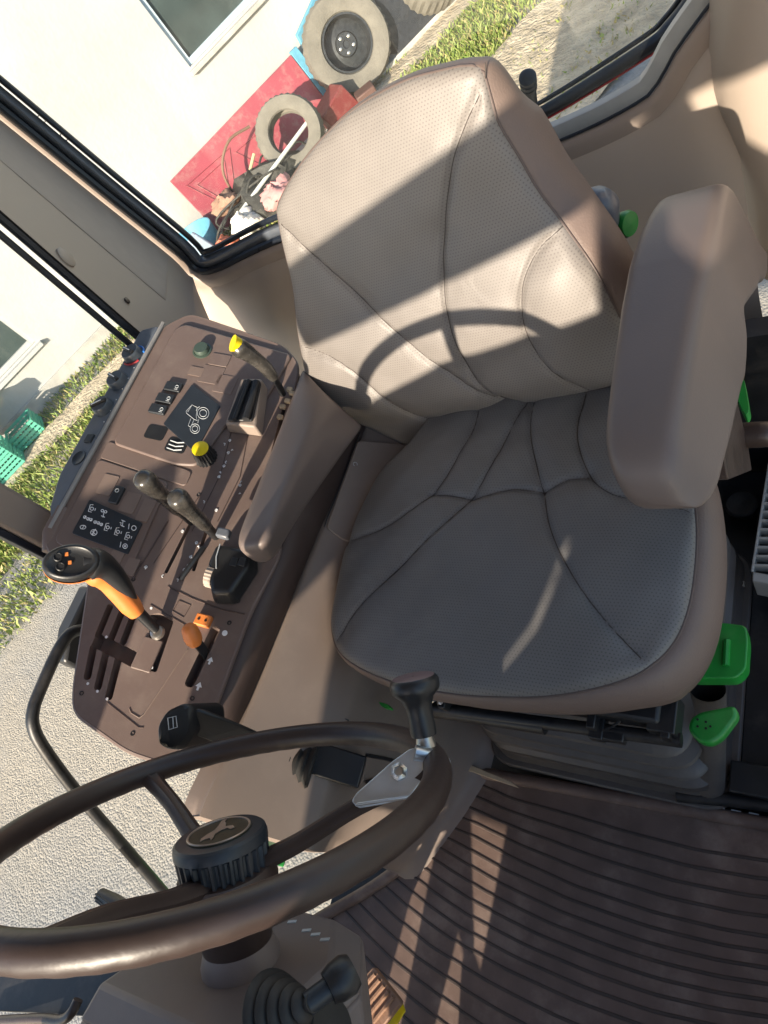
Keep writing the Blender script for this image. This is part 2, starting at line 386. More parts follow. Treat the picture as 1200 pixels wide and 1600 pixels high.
# tyres
TYREM = mat('dusty_tyre', (.155, .145, .122), .85, var=.2, scale=7, bump=.5, bscale=60, bdist=.006, detail=8)
RIMM = mat('dark_rim', (.03, .035, .04), .4, metal=.4, var=.3, bump=.2)
def tyre(label, c, ax, r, wdt, rim, name='car_tyre', group='old tyres by the wall'):
    t = thing(name, label, 'tyre', c, group)
    ax = nrm(ax); hw = wdt/2; ri = r*.56
    prof = [(ri, -hw*.7), (ri*1.05, -hw*.85), (r*.75, -hw*1.0), (r*.92, -hw*.92), (r*.985, -hw*.6), (r, -hw*.3), (r, hw*.3), (r*.985, hw*.6), (r*.92, hw*.92), (r*.75, hw*1.0), (ri*1.05, hw*.85), (ri, hw*.7), (ri*1.06, hw*.5), (r*.86, hw*.3), (r*.88, 0), (r*.86, -hw*.3), (ri*1.06, -hw*.5)]
    prof.append(prof[0])
    n = 72
    u = nrm(np.cross(ax, [0, 0, 1])); v = np.cross(ax, u)
    mb = MB(); G = []
    for k in range(n):
        a = 2*math.pi*k/n; row = []
        for q, (rr, h) in enumerate(prof):
            g = (-.012*r/.4 if (k % 2 == 0 and 3 < q < 8) else 0)
            row.append(V(c)+ax*h+(rr+g)*(math.cos(a)*u+math.sin(a)*v))
        G.append(row)
    mb.grid(G, closed_u=True).build('tread', TYREM, t, ang=30)
    if rim:
        mb = MB().lathe(V(c), ax, [(ri*1.0, hw*.72), (ri*1.0, hw*.8), (ri*.93, hw*.8), (ri*.9, hw*.2), (ri*.86, -hw*.2), (ri*.45, -hw*.1), (ri*.4, hw*.05), (ri*.15, hw*.05), (ri*.14, -hw*.1), (.001, -hw*.1)], 48, cap=False)
        ro = mb.build('rim', RIMM, t, ang=30)
        for k in range(5):
            a = 2*math.pi*k/5; MB().lathe(V(c)+ri*.29*(math.cos(a)*u+math.sin(a)*v)+ax*hw*.05, ax, [(.016, 0), (.016, .012), (.010, .014)], 6).build('lug_nut', CHROME, ro)
    return t
AX1 = WN*.86-WD*-.05+UP*.42
tyre('dusty grey tyre with dark five bolt rim, leaning on the wall above the red panel', wp(3.45, .42, GZ+.44), WN*.95+WD*-.25+UP*.28, .43, .30, True)
tyre('bare pale tyre without a rim lying on the scrap by the red panel', wp(2.42, .72, GZ+.34), WN*.85+WD*-.3+UP*.52, .33, .24, False)
tyre('tyre at the top edge of the photo, farthest along the wall', wp(4.5, .38, GZ+.45), WN*.8+WD*.2+UP*.55, .44, .32, False)
# dark bin + blue sheet behind the tyres
DBIN = mat('dark_bin', (.03, .035, .045), .5, var=.2, bump=.2)
bn = MB(); P = [wp(3.82, .12, GZ+.02), wp(4.35, .12, GZ+.02), wp(4.45, .12, GZ+.62), wp(3.75, .12, GZ+.62)]
tag(bn.prism(P, WN*.42).build('crate', DBIN, bevel=.02), 'dark box standing between the two upper tyres', 'box')
tag(MB().prism([wp(3.15, .04, GZ+.02), wp(3.95, .04, GZ+.02), wp(3.95, .04, GZ+.78), wp(3.6, .04, GZ+.86), wp(3.2, .04, GZ+.72)], WN*.05).build('blue_board', BLUEE, bevel=.004), 'blue board standing against the wall behind the rimmed tyre', 'board')
# scrap heap
def stick(name, label, cat, pts, r, m):
    return tag(MB().tube(cat_rom(pts, 6), r, 8).build(name, m), label, cat)
WOODP = mat('pale_wood', (.55, .42, .25), .7, bump=.2); DARKJ = mat('dark_scrap', (.05, .05, .045), .7, var=.4, bump=.5, bscale=30, bdist=.01)
stick('wooden_stick', 'pale yellow wooden stick lying on the scrap heap', 'stick', [wp(1.62, .75, GZ+.22), wp(2.05, .62, GZ+.42)], .016, WOODP)
stick('metal_tube', 'long pale metal tube across the scrap heap', 'tube', [wp(1.5, .95, GZ+.25), wp(2.6, .85, GZ+.35)], .018, mat('pale_tube', (.55, .58, .55), .4, bump=.1))
stick('metal_tube', 'bent rusty tube arching over the red panel', 'tube', [wp(1.65, .55, GZ+.05), wp(1.72, .5, GZ+.45), wp(1.95, .5, GZ+.62), wp(2.2, .5, GZ+.58)], .013, mat('rusty', (.16, .09, .06), .7, bump=.3))
for k in range(7):
    pts = [wp(1.15+.1*k, .75+.06*rng.normal(), GZ+.05), wp(1.3+.12*k+.1*rng.normal(), .85+.1*rng.normal(), GZ+.18+.12*rng.random()), wp(1.6+.13*k, .8+.1*rng.normal(), GZ+.22+.15*rng.random()), wp(1.9+.1*k, .75, GZ+.1)]
    stick('cable', 'dark cable tangled on the scrap heap by the wall', 'cable', pts, .010, DARKJ)['group'] = 'tangled cables on the scrap heap'
def rag(name, label, cat, c, r, m, seed, flat=.5):
    g = np.random.default_rng(seed); mb = MB(); G = []
    ph = g.uniform(0, 6, 6)
    for i in range(28):
        th = 2*math.pi*i/28; row = []
        for j in range(13):
            f = math.pi*j/12
            rr = r*(1+.22*math.sin(3*th+ph[0]+f*2)+.16*math.sin(7*th+ph[1])*math.sin(f*5+ph[2])+.1*math.sin(11*th+f*9+ph[3]))
            row.append(V(c)+rr*(math.sin(f)*(math.cos(th)*WD+math.sin(th)*WN)*1.0+math.cos(f)*UP*flat))
        G.append(row)
    return tag(mb.grid(G, closed_u=True).build(name, m, ang=60), label, cat)
rag('plastic_bag', 'crumpled orange plastic bag on the scrap heap', 'bag', wp(1.22, 1.0, GZ+.16), .13, mat('orange_bag', (.55, .16, .09), .5, bump=.4, bscale=25, bdist=.02), 1)
rag('plastic_bag', 'crumpled white plastic bag beside the orange one', 'bag', wp(1.52, 1.05, GZ+.18), .14, mat('white_bag', (.75, .70, .62), .5, bump=.4, bscale=25, bdist=.02), 2, .7)
rag('cloth', 'pink cloth draped near the bare tyre', 'cloth', wp(1.9, 1.15, GZ+.2), .17, mat('pink_cloth', (.50, .25, .24), .8, bump=.4, bscale=25, bdist=.02), 3)
rag('scrap_heap', 'dark heap of twisted scrap between the red panel and tyre', 'scrap heap', wp(1.9, .72, GZ+.05), .42, DARKJ, 4, .6)
rag('cloth', 'brown cloth hanging on the red panel', 'cloth', wp(1.55, .6, GZ+.3), .14, mat('brown_cloth', (.33, .20, .14), .8, bump=.4, bscale=25, bdist=.02), 8)
tag(MB().lathe(wp(1.02, .55, GZ), UP, [(.24, 0), (.30, .3), (.31, .3), (.28, .02), (.01, .02)], 36).build('plastic_tub', BLUEE, ang=30), 'open light blue plastic tub below the red panel', 'tub')
tag(MB().box(wp(.82, .72, GZ+.14), (.34, .3, .26), (WD, WN, UP)).build('box', WALLM, bevel=.02), 'white carton beside the blue tub', 'box')
tag(MB().box(wp(1.05, .78, GZ+.25), (.2, .16, .2), (nrm(WD+UP*.3), WN, nrm(UP-WD*.3))).build('box', mat('pale_blue_box', (.35, .45, .55), .5), bevel=.02), 'small pale blue box tipped against the tub', 'box')
# red crate parts near tyre
tag(MB().box(wp(2.95, .62, GZ+.16), (.34, .26, .26), (nrm(WD+UP*.25), WN, nrm(UP-WD*.25))).build('toolbox', mat('dark_red_box', (.17, .03, .03), .5, dust=.2), bevel=.012), 'dark red box between the two tyres', 'box')
tag(MB().box(wp(3.2, .85, GZ+.10), (.2, .18, .18), (nrm(WD+WN*.4), nrm(WN-WD*.4), UP)).build('box', mat('brown_box', (.10, .05, .04), .6), bevel=.012), 'small brown box on the grass under the rimmed tyre', 'box')
# green crates
GCR = mat('mint_crate', (.10, .42, .30), .5, bump=.1)
def crate(label, s, o, z, ang=0):
    t = thing('plastic_crate', label, 'crate', wp(s, o, z), 'mint green crates stacked by the wall')
    a = nrm(WD*math.cos(ang)+WN*math.sin(ang)); b_ = np.cross(UP, a)
    mb = MB(); c = wp(s, o, z)
    for h in (.02, .065, .11, .155):
        for sg in (-1, 1):
            mb.box(c+b_*sg*.14+UP*h, (.34, .010, .028), (a, b_, UP)); mb.box(c+a*sg*.17+UP*h, (.010, .28, .028), (a, b_, UP))
    for k in range(9):
        for sg in (-1, 1): mb.box(c+a*(-.16+.04*k)+b_*sg*.138+UP*.085, (.008, .008, .17), (a, b_, UP))
    for k in range(7):
        for sg in (-1, 1): mb.box(c+b_*(-.12+.04*k)+a*sg*.168+UP*.085, (.008, .008, .17), (a, b_, UP))
    mb.build('basket', GCR, t, smooth=False)
    MB().box(c+UP*.008, (.33, .27, .012), (a, b_, UP)).build('base', GCR, t, smooth=False)
    return t
for i, (s, o, z) in enumerate([(-1.80, .62, GZ+.03), (-1.80, .62, GZ+.20), (-1.48, .40, GZ+.03), (-2.16, .70, GZ+.03), (-2.16, .70, GZ+.20)]):
    crate(['mint green crate at the bottom of the stack beside the grass', 'mint green crate on top of the stack beside the grass', 'single low mint green crate nearest the window corner', 'lower mint green crate at the left photo edge', 'upper mint green crate at the left photo edge'][i], s, o, z)
rag('tarpaulin', 'grey blue tarpaulin bundled behind the green crates', 'tarpaulin', wp(-1.95, .35, GZ+.45), .3, mat('grey_tarp', (.30, .36, .38), .6, bump=.3), 5)

# ================================================================== CAB SHELL
def glass_mat():
    m = bpy.data.materials.new('window_glass'); m.use_nodes = True; n = m.node_tree; L = n.links
    for x in list(n.nodes):
        if x.type != 'OUTPUT_MATERIAL': n.nodes.remove(x)
    out = [x for x in n.nodes][0]
    tr = n.nodes.new('ShaderNodeBsdfTransparent'); tr.inputs[0].default_value = (.95, .97, .96, 1)
    gl = n.nodes.new('ShaderNodeBsdfGlossy'); gl.inputs['Roughness'].default_value = .01
    df = n.nodes.new('ShaderNodeBsdfDiffuse'); df.inputs[0].default_value = (.6, .6, .55, 1)
    fr = n.nodes.new('ShaderNodeFresnel'); fr.inputs[0].default_value = 1.45
    mx = n.nodes.new('ShaderNodeMixShader'); L.new(fr.outputs[0], mx.inputs[0]); L.new(tr.outputs[0], mx.inputs[1]); L.new(gl.outputs[0], mx.inputs[2])
    no = n.nodes.new('ShaderNodeTexNoise'); no.inputs['Scale'].default_value = 3; no.inputs['Detail'].default_value = 8
    tc = n.nodes.new('ShaderNodeTexCoord'); L.new(tc.outputs['Object'], no.inputs['Vector'])
    mr = n.nodes.new('ShaderNodeMapRange'); mr.inputs['From Min'].default_value = .45; mr.inputs['From Max'].default_value = .8; mr.inputs['To Min'].default_value = .02; mr.inputs['To Max'].default_value = .15
    L.new(no.outputs['Fac'], mr.inputs['Value'])
    m2 = n.nodes.new('ShaderNodeMixShader'); L.new(mr.outputs[0], m2.inputs[0]); L.new(mx.outputs[0], m2.inputs[1]); L.new(df.outputs[0], m2.inputs[2])
    L.new(m2.outputs[0], out.inputs[0]); return m
GLASS = glass_mat()
YR = -.72          # rear wall plane of the cab
cab = thing('tractor_cab', 'tan trimmed tractor cab shell with rear and right side windows', 'tractor cab', (.4, -.2, 0))
# rear sill: outline in the rear plane, right corner post / bottom / left corner post of the window opening
def ry(px, py, y=YR): return at(px, py, y=y)
# the opening edge, traced from upper right post down, along the sill and up the left post
open_pts = [ry(-160, 48), ry(0, 176), ry(150, 298), ry(272, 396), ry(300, 425), ry(335, 428), ry(430, 384), ry(650, 305), ry(870, 226), ry(1000, 163), ry(1035, 125), ry(1060, 80), ry(1150, -40)]
op = cat_rom(open_pts, 6)
def loft(curves, name, m, parent, **k):
    return MB().grid([[p for p in c] for c in curves]).build(name, m, parent, **k)
def resamp(P, n):
    P = [V(p) for p in P]; d = [0]
    for a, b_ in zip(P[:-1], P[1:]): d.append(d[-1]+np.linalg.norm(b_-a))
    d = np.array(d)/d[-1]; t = np.linspace(0, 1, n); A = np.array(P)
    return [V([np.interp(x, d, A[:, k]) for k in range(3)]) for x in t]
N = 90
e0 = resamp(op, N)
cx_, cz_ = .45, 1.1
def inward(P, k, dy):   # shift towards window centre by k, back by dy
    out = []
    for i, p in enumerate(P):
        t = nrm(P[min(i+1, N-1)]-P[max(i-1, 0)]); nn = V([-t[2], 0, t[0]])
        if nn@(V([cx_, 0, cz_])-p*V([1, 0, 1])) < 0: nn = -nn
        out.append(p+nn*k+V([0, dy, 0]))
    return out
# black rubber seals + glass
MB().tube(inward(e0, .006, -.012)[:56], .0070, 8).build('window_seal', SEAL, cab)
MB().tube(inward(e0, .004, -.012)[:56], .010, 8).build('window_seal', SEAL, cab)
MB().tube(inward(e0, .003, -.004)[50:], .0028, 8).build('sill_seal', SEAL, cab)
loft([inward(e0, .012, -.018)[:56], inward(e0, .030, -.020)[:56], inward(e0, .034, -.034)[:56]], 'window_frame', BLUEG, cab, solid=.004)
loft([inward(e0, .004, -.006)[50:], inward(e0, .024, -.016)[50:], inward(e0, .026, -.030)[50:]], 'sill_flange', mat('sill_grey', (.30, .31, .31), .4), cab, solid=.004)
MB().tube([p+V([0, 0, 0]) for p in inward(e0, .045, -.040)][0:52], .0075, 8).build('glass_seal', SEAL, cab)
gl = MB(); P = inward(e0, .042, -.043); gl.add(P+[V([-.55, YR-.043, 1.9]), V([1.6, YR-.043, 1.9])][0:2], [tuple(range(N))+(N, N+1)])
gl.build('rear_glass', GLASS, cab, smooth=False)
MB().tube([at(-40, 133, y=YR-.06)]+[at(0, 165+0, y=YR-.06)]+[at(288, 404, y=YR-.06), at(300, 408, y=YR-.06), at(432, 360, y=YR-.06)], .007, 8).build('glass_edge', SEAL, cab)

# trim surfaces that wrap the opening (quarter round lip, then flat wall)
def outward(P, k, dy): return inward(P, -k, dy)
lip = [outward(e0, 0, -.004), outward(e0, .004, .006), outward(e0, .012, .012), outward(e0, .03, .015)]
loft(lip, 'trim_lip', TAN, cab)
# right rear post (upholstered): between the opening edge and the side glass edge
S0 = at(235, 520, x=.85); S1 = at(0, 345, x=.85)
def sidept(z): return V([.85, -.318, z])
rows = []
zs = np.linspace(.40, 1.7, 40)
a_edge = resamp(op[0:26], 60)
def edge_at(z):
    return min(a_edge, key=lambda p: abs(p[2]-z)) if z < a_edge[0][2] else a_edge[0]+(a_edge[0]-a_edge[5])/(a_edge[0]-a_edge[5])[2]*(z-a_edge[0][2])
# image-space facets of the post: inner ridge line and valley line
ridge = [(-160, 120), (0, 235), (120, 330), (188, 400), (240, 470), (300, 520)]
for z in zs:
    a = edge_at(z)+V([0, .015, 0]); b_ = sidept(z)
    m_ = a*.45+b_*.55; n_ = V([-.6, .6, 0])
    rows.append([a, a*.92+b_*.08+V([0, .004, 0]), a*.62+b_*.38, m_, a*.3+b_*.7, a*.1+b_*.9, b_])
loft(rows, 'rear_post_trim', TANL, cab)
rows = []
tw = nrm(V([-.75, .65, 0]))
for z, k in ((.705, .0), (.706, .4), (.710, .75), (.718, .95), (.74, 1), (.9, 1), (1.2, 1), (1.7, 1)):
    a = edge_at(z)+V([0, .015, 0]); b_ = sidept(z)
    rows.append([a*(1-t)+b_*t+tw*(o_*k*.6+.001) for t, o_ in ((.02, -.002), (.03, .012), (.06, .020), (.12, .024), (.3, .027), (.42, .025), (.48, .018), (.51, .008), (.52, -.004))])
G = [cat_rom([r[k] for r in rows], 3) for k in range(9)]
loft([cat_rom([g[q] for g in G], 3) for q in range(len(G[0]))], 'post_pad', mat('grey_tan_pad', (.31, .26, .222), .55, bump=.2, bscale=700, bdist=.0006), cab)
MB().tube([sidept(.35)+V([.012, .004, 0]), sidept(1.7)+V([.012, .004, 0])], .010, 8).build('side_glass_seal', SEAL, cab)
MB().tube([sidept(.35)+V([.016, .030, 0]), sidept(1.7)+V([.016, .030, 0])], .007, 8).build('side_glass_seal', SEAL, cab)
MB().add([V([.872, -.29, .45]), V([.872, .11, .45]), V([.872, .11, 1.8]), V([.872, -.29, 1.8])], [(0, 1, 2, 3)]).build('side_glass', GLASS, cab, smooth=False)
# recessed round cap, bolts on the post
q = .45*edge_at(.86)+.55*sidept(.86)
def post_pt(px, py):
    # intersect with post plane
    a = edge_at(.8); b_ = sidept(.8); n_ = nrm(np.cross(b_-a, UP)); return onp(px, py, a+(V([-.004, .006, 0])), n_), (n_ if n_@(CAMP-a) > 0 else -n_)
p, n_ = post_pt(103, 402); MB().lathe(p, n_, [(.021, -.004), (.021, .002), (.018, .004), (.001, .004)], 28, ref=[1, 0, 0]).build('round_cap', TANL, cab)
p, n_ = post_pt(198, 470); MB().lathe(p, n_, [(.0075, 0), (.0075, .003), (.005, .004)], 14).build('screw', BROWNB, cab)
p = at(287, 452, y=YR+.03); MB().lathe(p, (-.3, 1, .3), [(.010, -.005), (.010, .002), (.006, .003), (.006, .010), (.007, .011), (.007, .014), (.004, .016)], 16).build('screw', CHROME, cab)
# lower rear wall / shelf
lw = []
xs = np.linspace(0, 1, 60)
e_low = resamp([outward(e0, .03, .015)[i] for i in range(N)], N)
lowrow0 = [p for p in outward(e0, .03, .015)]
lowrow = []
for p in lowrow0:
    lowrow.append(p)
r1 = [p+V([0, .016, -.012]) for p in lowrow]
r2 = [p+V([0, .030, -.045]) for p in lowrow]
r3 = [V([p[0], YR+.10, min(p[2]-.10, .52)]) for p in lowrow]
r4 = [V([p[0], YR+.16, .30]) for p in lowrow]
r5 = [V([p[0], YR+.18, -.02]) for p in lowrow]
k0 = min(range(N), key=lambda i: abs(i-N)) 
lo_i = [i for i in range(N) if lowrow0[i][2] < .72 and lowrow0[i][0] < 1.3]
loft([[r[i] for i in lo_i] for r in (lowrow, r1, r2, r3, r4, r5)], 'rear_wall_trim', TANL, cab)
# sunlit shelf behind the console (wheel housing)
mb = MB().prism2([at(250, 530, y=-.42), at(330, 505, y=-.60), at(480, 480, y=-.60), at(500, 600, y=-.42)], [V([1.2, -.42, .2]), V([1.3, -.7, .2]), V([.6, -.7, .2]), V([.5, -.42, .2])])
# left rear post (photo upper right)
lp = [[ry(1060, 112, YR+.02), ry(1150, -20, YR+.02)], [ry(1082, 128, YR+.06), ry(1170, 10, YR+.06)], [ry(1100, 165, YR+.16), ry(1230, 60, YR+.16)]]
mb = MB()
zt = 1.5
A = [V([-.235, -.66, .40]), V([-.225, -.70, .70]), V([-.33, -.70, 1.6])]
# big rounded post body
secs = []
for z, xo, yo in ((.30, -.235, -.60), (.46, -.245, -.60), (.56, -.235, -.61), (.64, -.225, -.62), (.74, -.245, -.63), (.9, -.29, -.64), (1.5, -.44, -.66)):
    sec = []
    for dx, dy in ((.02, -.10), (.0, -.04), (-.02, -.005), (-.06, .02), (-.14, .03), (-.30, .04), (-.45, .04)):
        sec.append(V([xo+dx, yo+dy, z]))
    secs.append(cat_rom(sec, 4))
G = []
for k in range(len(secs[0])): G.append(cat_rom([s_[k] for s_ in secs], 5))
MB().grid(G).build('rear_post_trim', TANL, cab)
# rubber bar of the rear window frame, standing proud outside
bar = [at(700, 245, y=-1.0), at(835, 183, y=-1.0), at(1000, 82, y=-1.0), at(1045, 45, y=-1.0), at(1085, -10, y=-1.0), at(1130, -90, y=-1.0)]
MB().tube(cat_rom(bar, 8), .0135, 12).build('rear_window_bar', SEAL, cab)
bar2 = [p+V([.004, -.01, .017]) for p in bar]
MB().tube(cat_rom(bar2, 8), .005, 8).build('rear_window_bar', SEAL, cab)
bar3 = [p+V([-.004, .008, -.0125]) for p in bar[:4]]
MB().tube(cat_rom(bar3, 8), .0022, 6).build('red_strip', mat('red_strip', (.35, .03, .03), .5), cab)
# ribbed black knob behind the backrest
kb = at(826, 134, y=-.95)
MB().lathe(kb, (-.35, .5, .8), [(.014, -.06), (.014, -.01), (.017, -.008), (.017, 0), (.015, .002), (.015, .006), (.0175, .008), (.0175, .015), (.015, .017), (.015, .021), (.0175, .023), (.0175, .03), (.012, .034), (.001, .035)], 24).build('window_handle', BLACK, cab)
# two thin grey rings on the rear glass
for px, py in ((65, 186), (100, 214)):
    p = at(px, py, y=YR-.040); MB().tube([p+.0085*V([math.cos(a)*1.0, 0, math.sin(a)]) for a in np.linspace(0, 2*math.pi, 25)[:-1]], .0013, 6, closed=True).build('glass_ring', TRIMG, cab)
# B post outboard of the console
P0, P1, P2, P3 = at(-60, 722, x=.84), at(92, 798, x=.84), at(62, 852, x=.84), at(-60, 793, x=.84)
ya, yb = .112, .182
MB().prism([V([.84, ya, .70]), V([.84, yb, .70]), V([.84, yb, 1.7]), V([.84, ya, 1.7])], (.04, 0, 0)).build('side_post', TAN, cab, bevel=.008)
MB().prism([V([.845, yb, .70]), V([.845, yb+.014, .70]), V([.845, yb+.014, 1.7]), V([.845, yb, 1.7])], (.03, 0, 0)).build('side_post_seal', SEAL, cab, bevel=.003)
# floor, left sill and front structure of the cab
FLOORBK = BLACKM
MB().box((-.02, .05, -.05), (1.1, 1.75, .05)).build('floor_plate', FLOORBK, cab)
MB().box((-.50, .05, .00), (.10, 1.6, .30)).build('left_sill', BLACKM, cab, bevel=.01)
MB().box((-.1, -.42, .18), (.75, .04, .40)).build('rear_bulkhead', BLACKM, cab)

# front of the cab (ahead of the camera's view, it shades the seat): dash, post, bar and panels outlined for their shadows; roof
YF = 1.10
def fr_poly(pts, th, name, m, **k):
    return MB().prism([V([x, YF, z]) for x, z in pts], (0, th, 0)).build(name, m, cab, **k)
dash = fr_poly([(.36, .88), (.36, .99), (.20, 1.05), (.04, 1.10), (-.228, 1.135), (-.25, 1.27), (-.335, 1.30), (-.350, 1.25), (-.405, 1.215), (-.44, 1.18), (-.70, 1.15), (-.70, .30), (.10, .29), (.188, .29), (.25, .35), (.252, .80), (.27, .88)], .06, 'dash_shade_panel', CONSOLE)  # outline shaped so its shadow edges fall on backrest and rear wall
fr_poly([(-.70, 0), (-.70, .298), (.096, .288), (.117, .183), (.150, .20), (.128, .12), (.128, 0)], .05, 'light_gap_panel', BLACKM)  # added panels, the gaps between them drop sun patches on the floor mat
fr_poly([(.188, .288), (.242, .245), (.252, .15), (.252, 0), (.205, 0), (.200, .12), (.165, .215), (.135, .195)], .05, 'light_gap_panel', BLACKM)
fr_poly([(.268, .34), (.268, .245), (.300, .15), (.300, 0), (.473, 0), (.473, .34)], .05, 'light_gap_panel', BLACKM)
svn = V(sv)  # slits through the dash along the sun direction, for light streaks on the cushion
cs_ = []
for (xa, za), (xb, zb2), w_ in (((.086, .900), (-.004, .815), .006), ((-.165, .900), (-.070, .815), .0045)):
    ff = [V([xa-w_, 1.1, za]), V([xa+w_*.7, 1.1, za]), V([xb+w_*.2, 1.1, zb2]), V([xb-w_*.2, 1.1, zb2])]
    mid = V([(xa+xb)/2+(.012 if xa > 0 else -.014), 1.1, (za+zb2)/2])
    ff = [ff[0], ff[1], mid+V([w_, 0, 0]), ff[2], ff[3], mid-V([w_, 0, 0])]
    cs_.append(MB().prism2([p-svn*.2 for p in ff], [p+svn*.1 for p in ff]).build('cut', CONSOLE2, None, smooth=False))
boolean_cut(dash, cs_)
fr_poly([(.475, 0), (.475, 1.04), (.50, 1.12), (.64, 1.14), (.64, 1.8), (.80, 1.8), (.80, 0)], .08, 'front_shade_post', CONSOLE, bevel=.01)  # unseen, outlined to keep the outer console in shade
fr_poly([(.30, 1.18), (.30, 1.32), (-.70, 1.555), (-.70, 1.365)], .03, 'shade_band_bar', CONSOLE2, bevel=.008)  # added bar, casts the slanting shade band across the backrest
MB().box((.08, .18, 1.84), (1.7, 2.1, .06)).build('roof', TANL, cab, bevel=.02)
# ================================================================== CONSOLE
al = R_(27); KO = V([.40, 0, .60]); KU = V([math.cos(al), 0, math.sin(al)]); KV = V([0, 1, 0]); KN = np.cross(KU, KV)
def K(u, v, h=0): return KO+KU*u+KV*v+KN*h
def kbox(mb, u0, u1, v0, v1, h0, h1): return mb.box(K((u0+u1)/2, (v0+v1)/2, (h0+h1)/2), (u1-u0, v1-v0, h1-h0), (KU, KV, KN))
def kpoly(mb, pts, h0, h1): return mb.prism([K(u, v, h0) for u, v in pts], KN*(h1-h0))
def kpx(px, py, h=0):
    p = onp(px, py, KO+KN*h, KN)-KO; return float(p@KU), float(p@KV)
con = thing('control_console', 'brown right hand control console with switches and printed panels', 'console', KO)
outline = [(-.02, .11), (.03, -.01), (.055, -.14), (.085, -.27), (.13, -.305), (.35, -.345), (.392, -.30), (.392, .185), (.375, .205), (.285, .215), (.215, .405), (.197, .435), (.09, .462), (.03, .462), (-.012, .40), (-.008, .22)]
body = MB(); op2 = round_poly(outline, .02, 4)
kpoly(body, op2, -.035, 0)
con_body = body.build('console_top', CONSOLE, con, ang=30)
cut = []
def cutter(poly, depth, r=0):
    mb = MB(); kpoly(mb, round_poly(poly, r, 3) if r else poly, -depth, .02); o = mb.build('cut', CONSOLE2, None, smooth=False)
    cut.append(o)
def slot(p, q, w_, depth=.028):
    p = V(p); q = V(q); t = (q-p)/np.linalg.norm(q-p); n2 = V([-t[1], t[0]])*w_/2
    cutter([p+n2, q+n2, q-n2, p-n2], depth, w_*.49)
# shift gate: three rear slots, cross slot, three front slots
for a in ((.214, .290), ):
    pass
G3 = [(.214, .385), (.190, .395), (.166, .404)]
for (u, v) in G3: slot((u+.004, .330), (u-.012, v), .0125)
for (u, v) in ((.222, .262), (.198, .262), (.176, .268)): slot((u, v), (u-.004, .32), .0115)
cutter([(.222, .312), (.222, .334), (.140, .348), (.116, .350), (.116, .334), (.150, .322)], .029, .004)
cutter([(.106, .262), (.135, .255), (.150, .262), (.112, .345), (.098, .345)], .027, .004)
slot((.034, .252), (.040, .352), .016)
cutter([(.270, -.075), (.310, -.075), (.310, -.045), (.270, -.045)], .026, .007)
cutter([(.219, -.058), (.259, -.058), (.259, -.028), (.219, -.028)], .026, .004)
slot((.118, .10), (.110, .175), .006, .02); slot((.075, -.17), (.055, -.03), .007, .02)
slot((.150, .07), (.155, .19), .006, .02)
bpy.context.view_layer.update()
try: 
    boolean_cut(con_body, cut)
except Exception as e: print('boolean failed', e)
if not con_body.data.materials: con_body.data.materials.append(CONSOLE)
# lower lip at the rim
MB().tube([K(u, v, -.004) for u, v in op2], .0045, 8, closed=True).build('edge_lip', CONSOLE, con)
# underside body
b2 = MB()
inner = [(.02, .10), (.05, -.02), (.075, -.14), (.10, -.25), (.34, -.32), (.37, -.28), (.37, .18), (.27, .2), (.2, .38), (.09, .43), (.04, .43), (.01, .38), (.015, .22)]
top = [K(u, v, -.036) for u, v in inner]
bot = [V([p[0]+.02, p[1], .38]) for p in top]
b2.prism2(top, bot); b2.build('lower_shell', CONSOLE2, con)
# inner face towards the seat
L1 = [at(625, 555, x=.40), at(560, 680, x=.40), at(490, 830, x=.40), at(400, 1050, x=.40), at(365, 1130, x=.40)]
inn = [(.055, -.30), (.035, -.14), (.0, -.0), (-.018, .11), (-.008, .22), (-.012, .40), (.02, .455)]
topc = resamp([K(u, v, -.012) for u, v in inn], 24); 
botc = resamp([V([.392, -.33, .495]), V([.392, -.196, .493]), V([.392, .03, .515]), V([.392, .294, .528]), V([.392, .378, .534]), V([.42, .45, .535])], 24)
loft([topc, [a*.5+b_*.5 for a, b_ in zip(topc, botc)], botc], 'side_panel', CONSOLE2, con, solid=.004)
# raised rear module
mb = MB(); kpoly(mb, round_poly([(.10, -.285), (.345, -.315), (.362, -.30), (.362, -.02), (.225, -.005), (.185, -.012), (.165, -.11), (.12, -.12)], .012), -.001, .006)
mod = mb.build('rear_module', CONSOLE, con, bevel=.003)
# rear module holes need to show: flat black plates stand in for their inner shade
for u0, u1, v0, v1 in ((.270, .310, -.075, -.045), (.219, .259, -.058, -.028)):
    mb = MB(); kpoly(mb, round_poly([(u0, v0), (u1, v0), (u1, v1), (u0, v1)], .007), .0055, .0068); mb.build('dark_hole_plate', BLACK, mod)
mb = MB()
for k in range(3): mb.tube([K(.225, -.052+.008*k, .007), K(.238, -.047+.008*k, .009), K(.254, -.050+.008*k, .007)], .0012, 6)
mb.build('wire', GREYP, mod)
# front module frame
mb = MB(); kpoly(mb, round_poly([(.222, .03), (.375, .015), (.375, .185), (.30, .20), (.215, .205)], .012), -.001, .003)
mod2 = mb.build('front_module', CONSOLE, con, bevel=.0015)
mb = MB(); kpoly(mb, round_poly([(.19, .0), (.375, -.025), (.375, .012), (.19, .03)], .008), -.001, .002); mb.build('cover_strip', CONSOLE, con, bevel=.001)
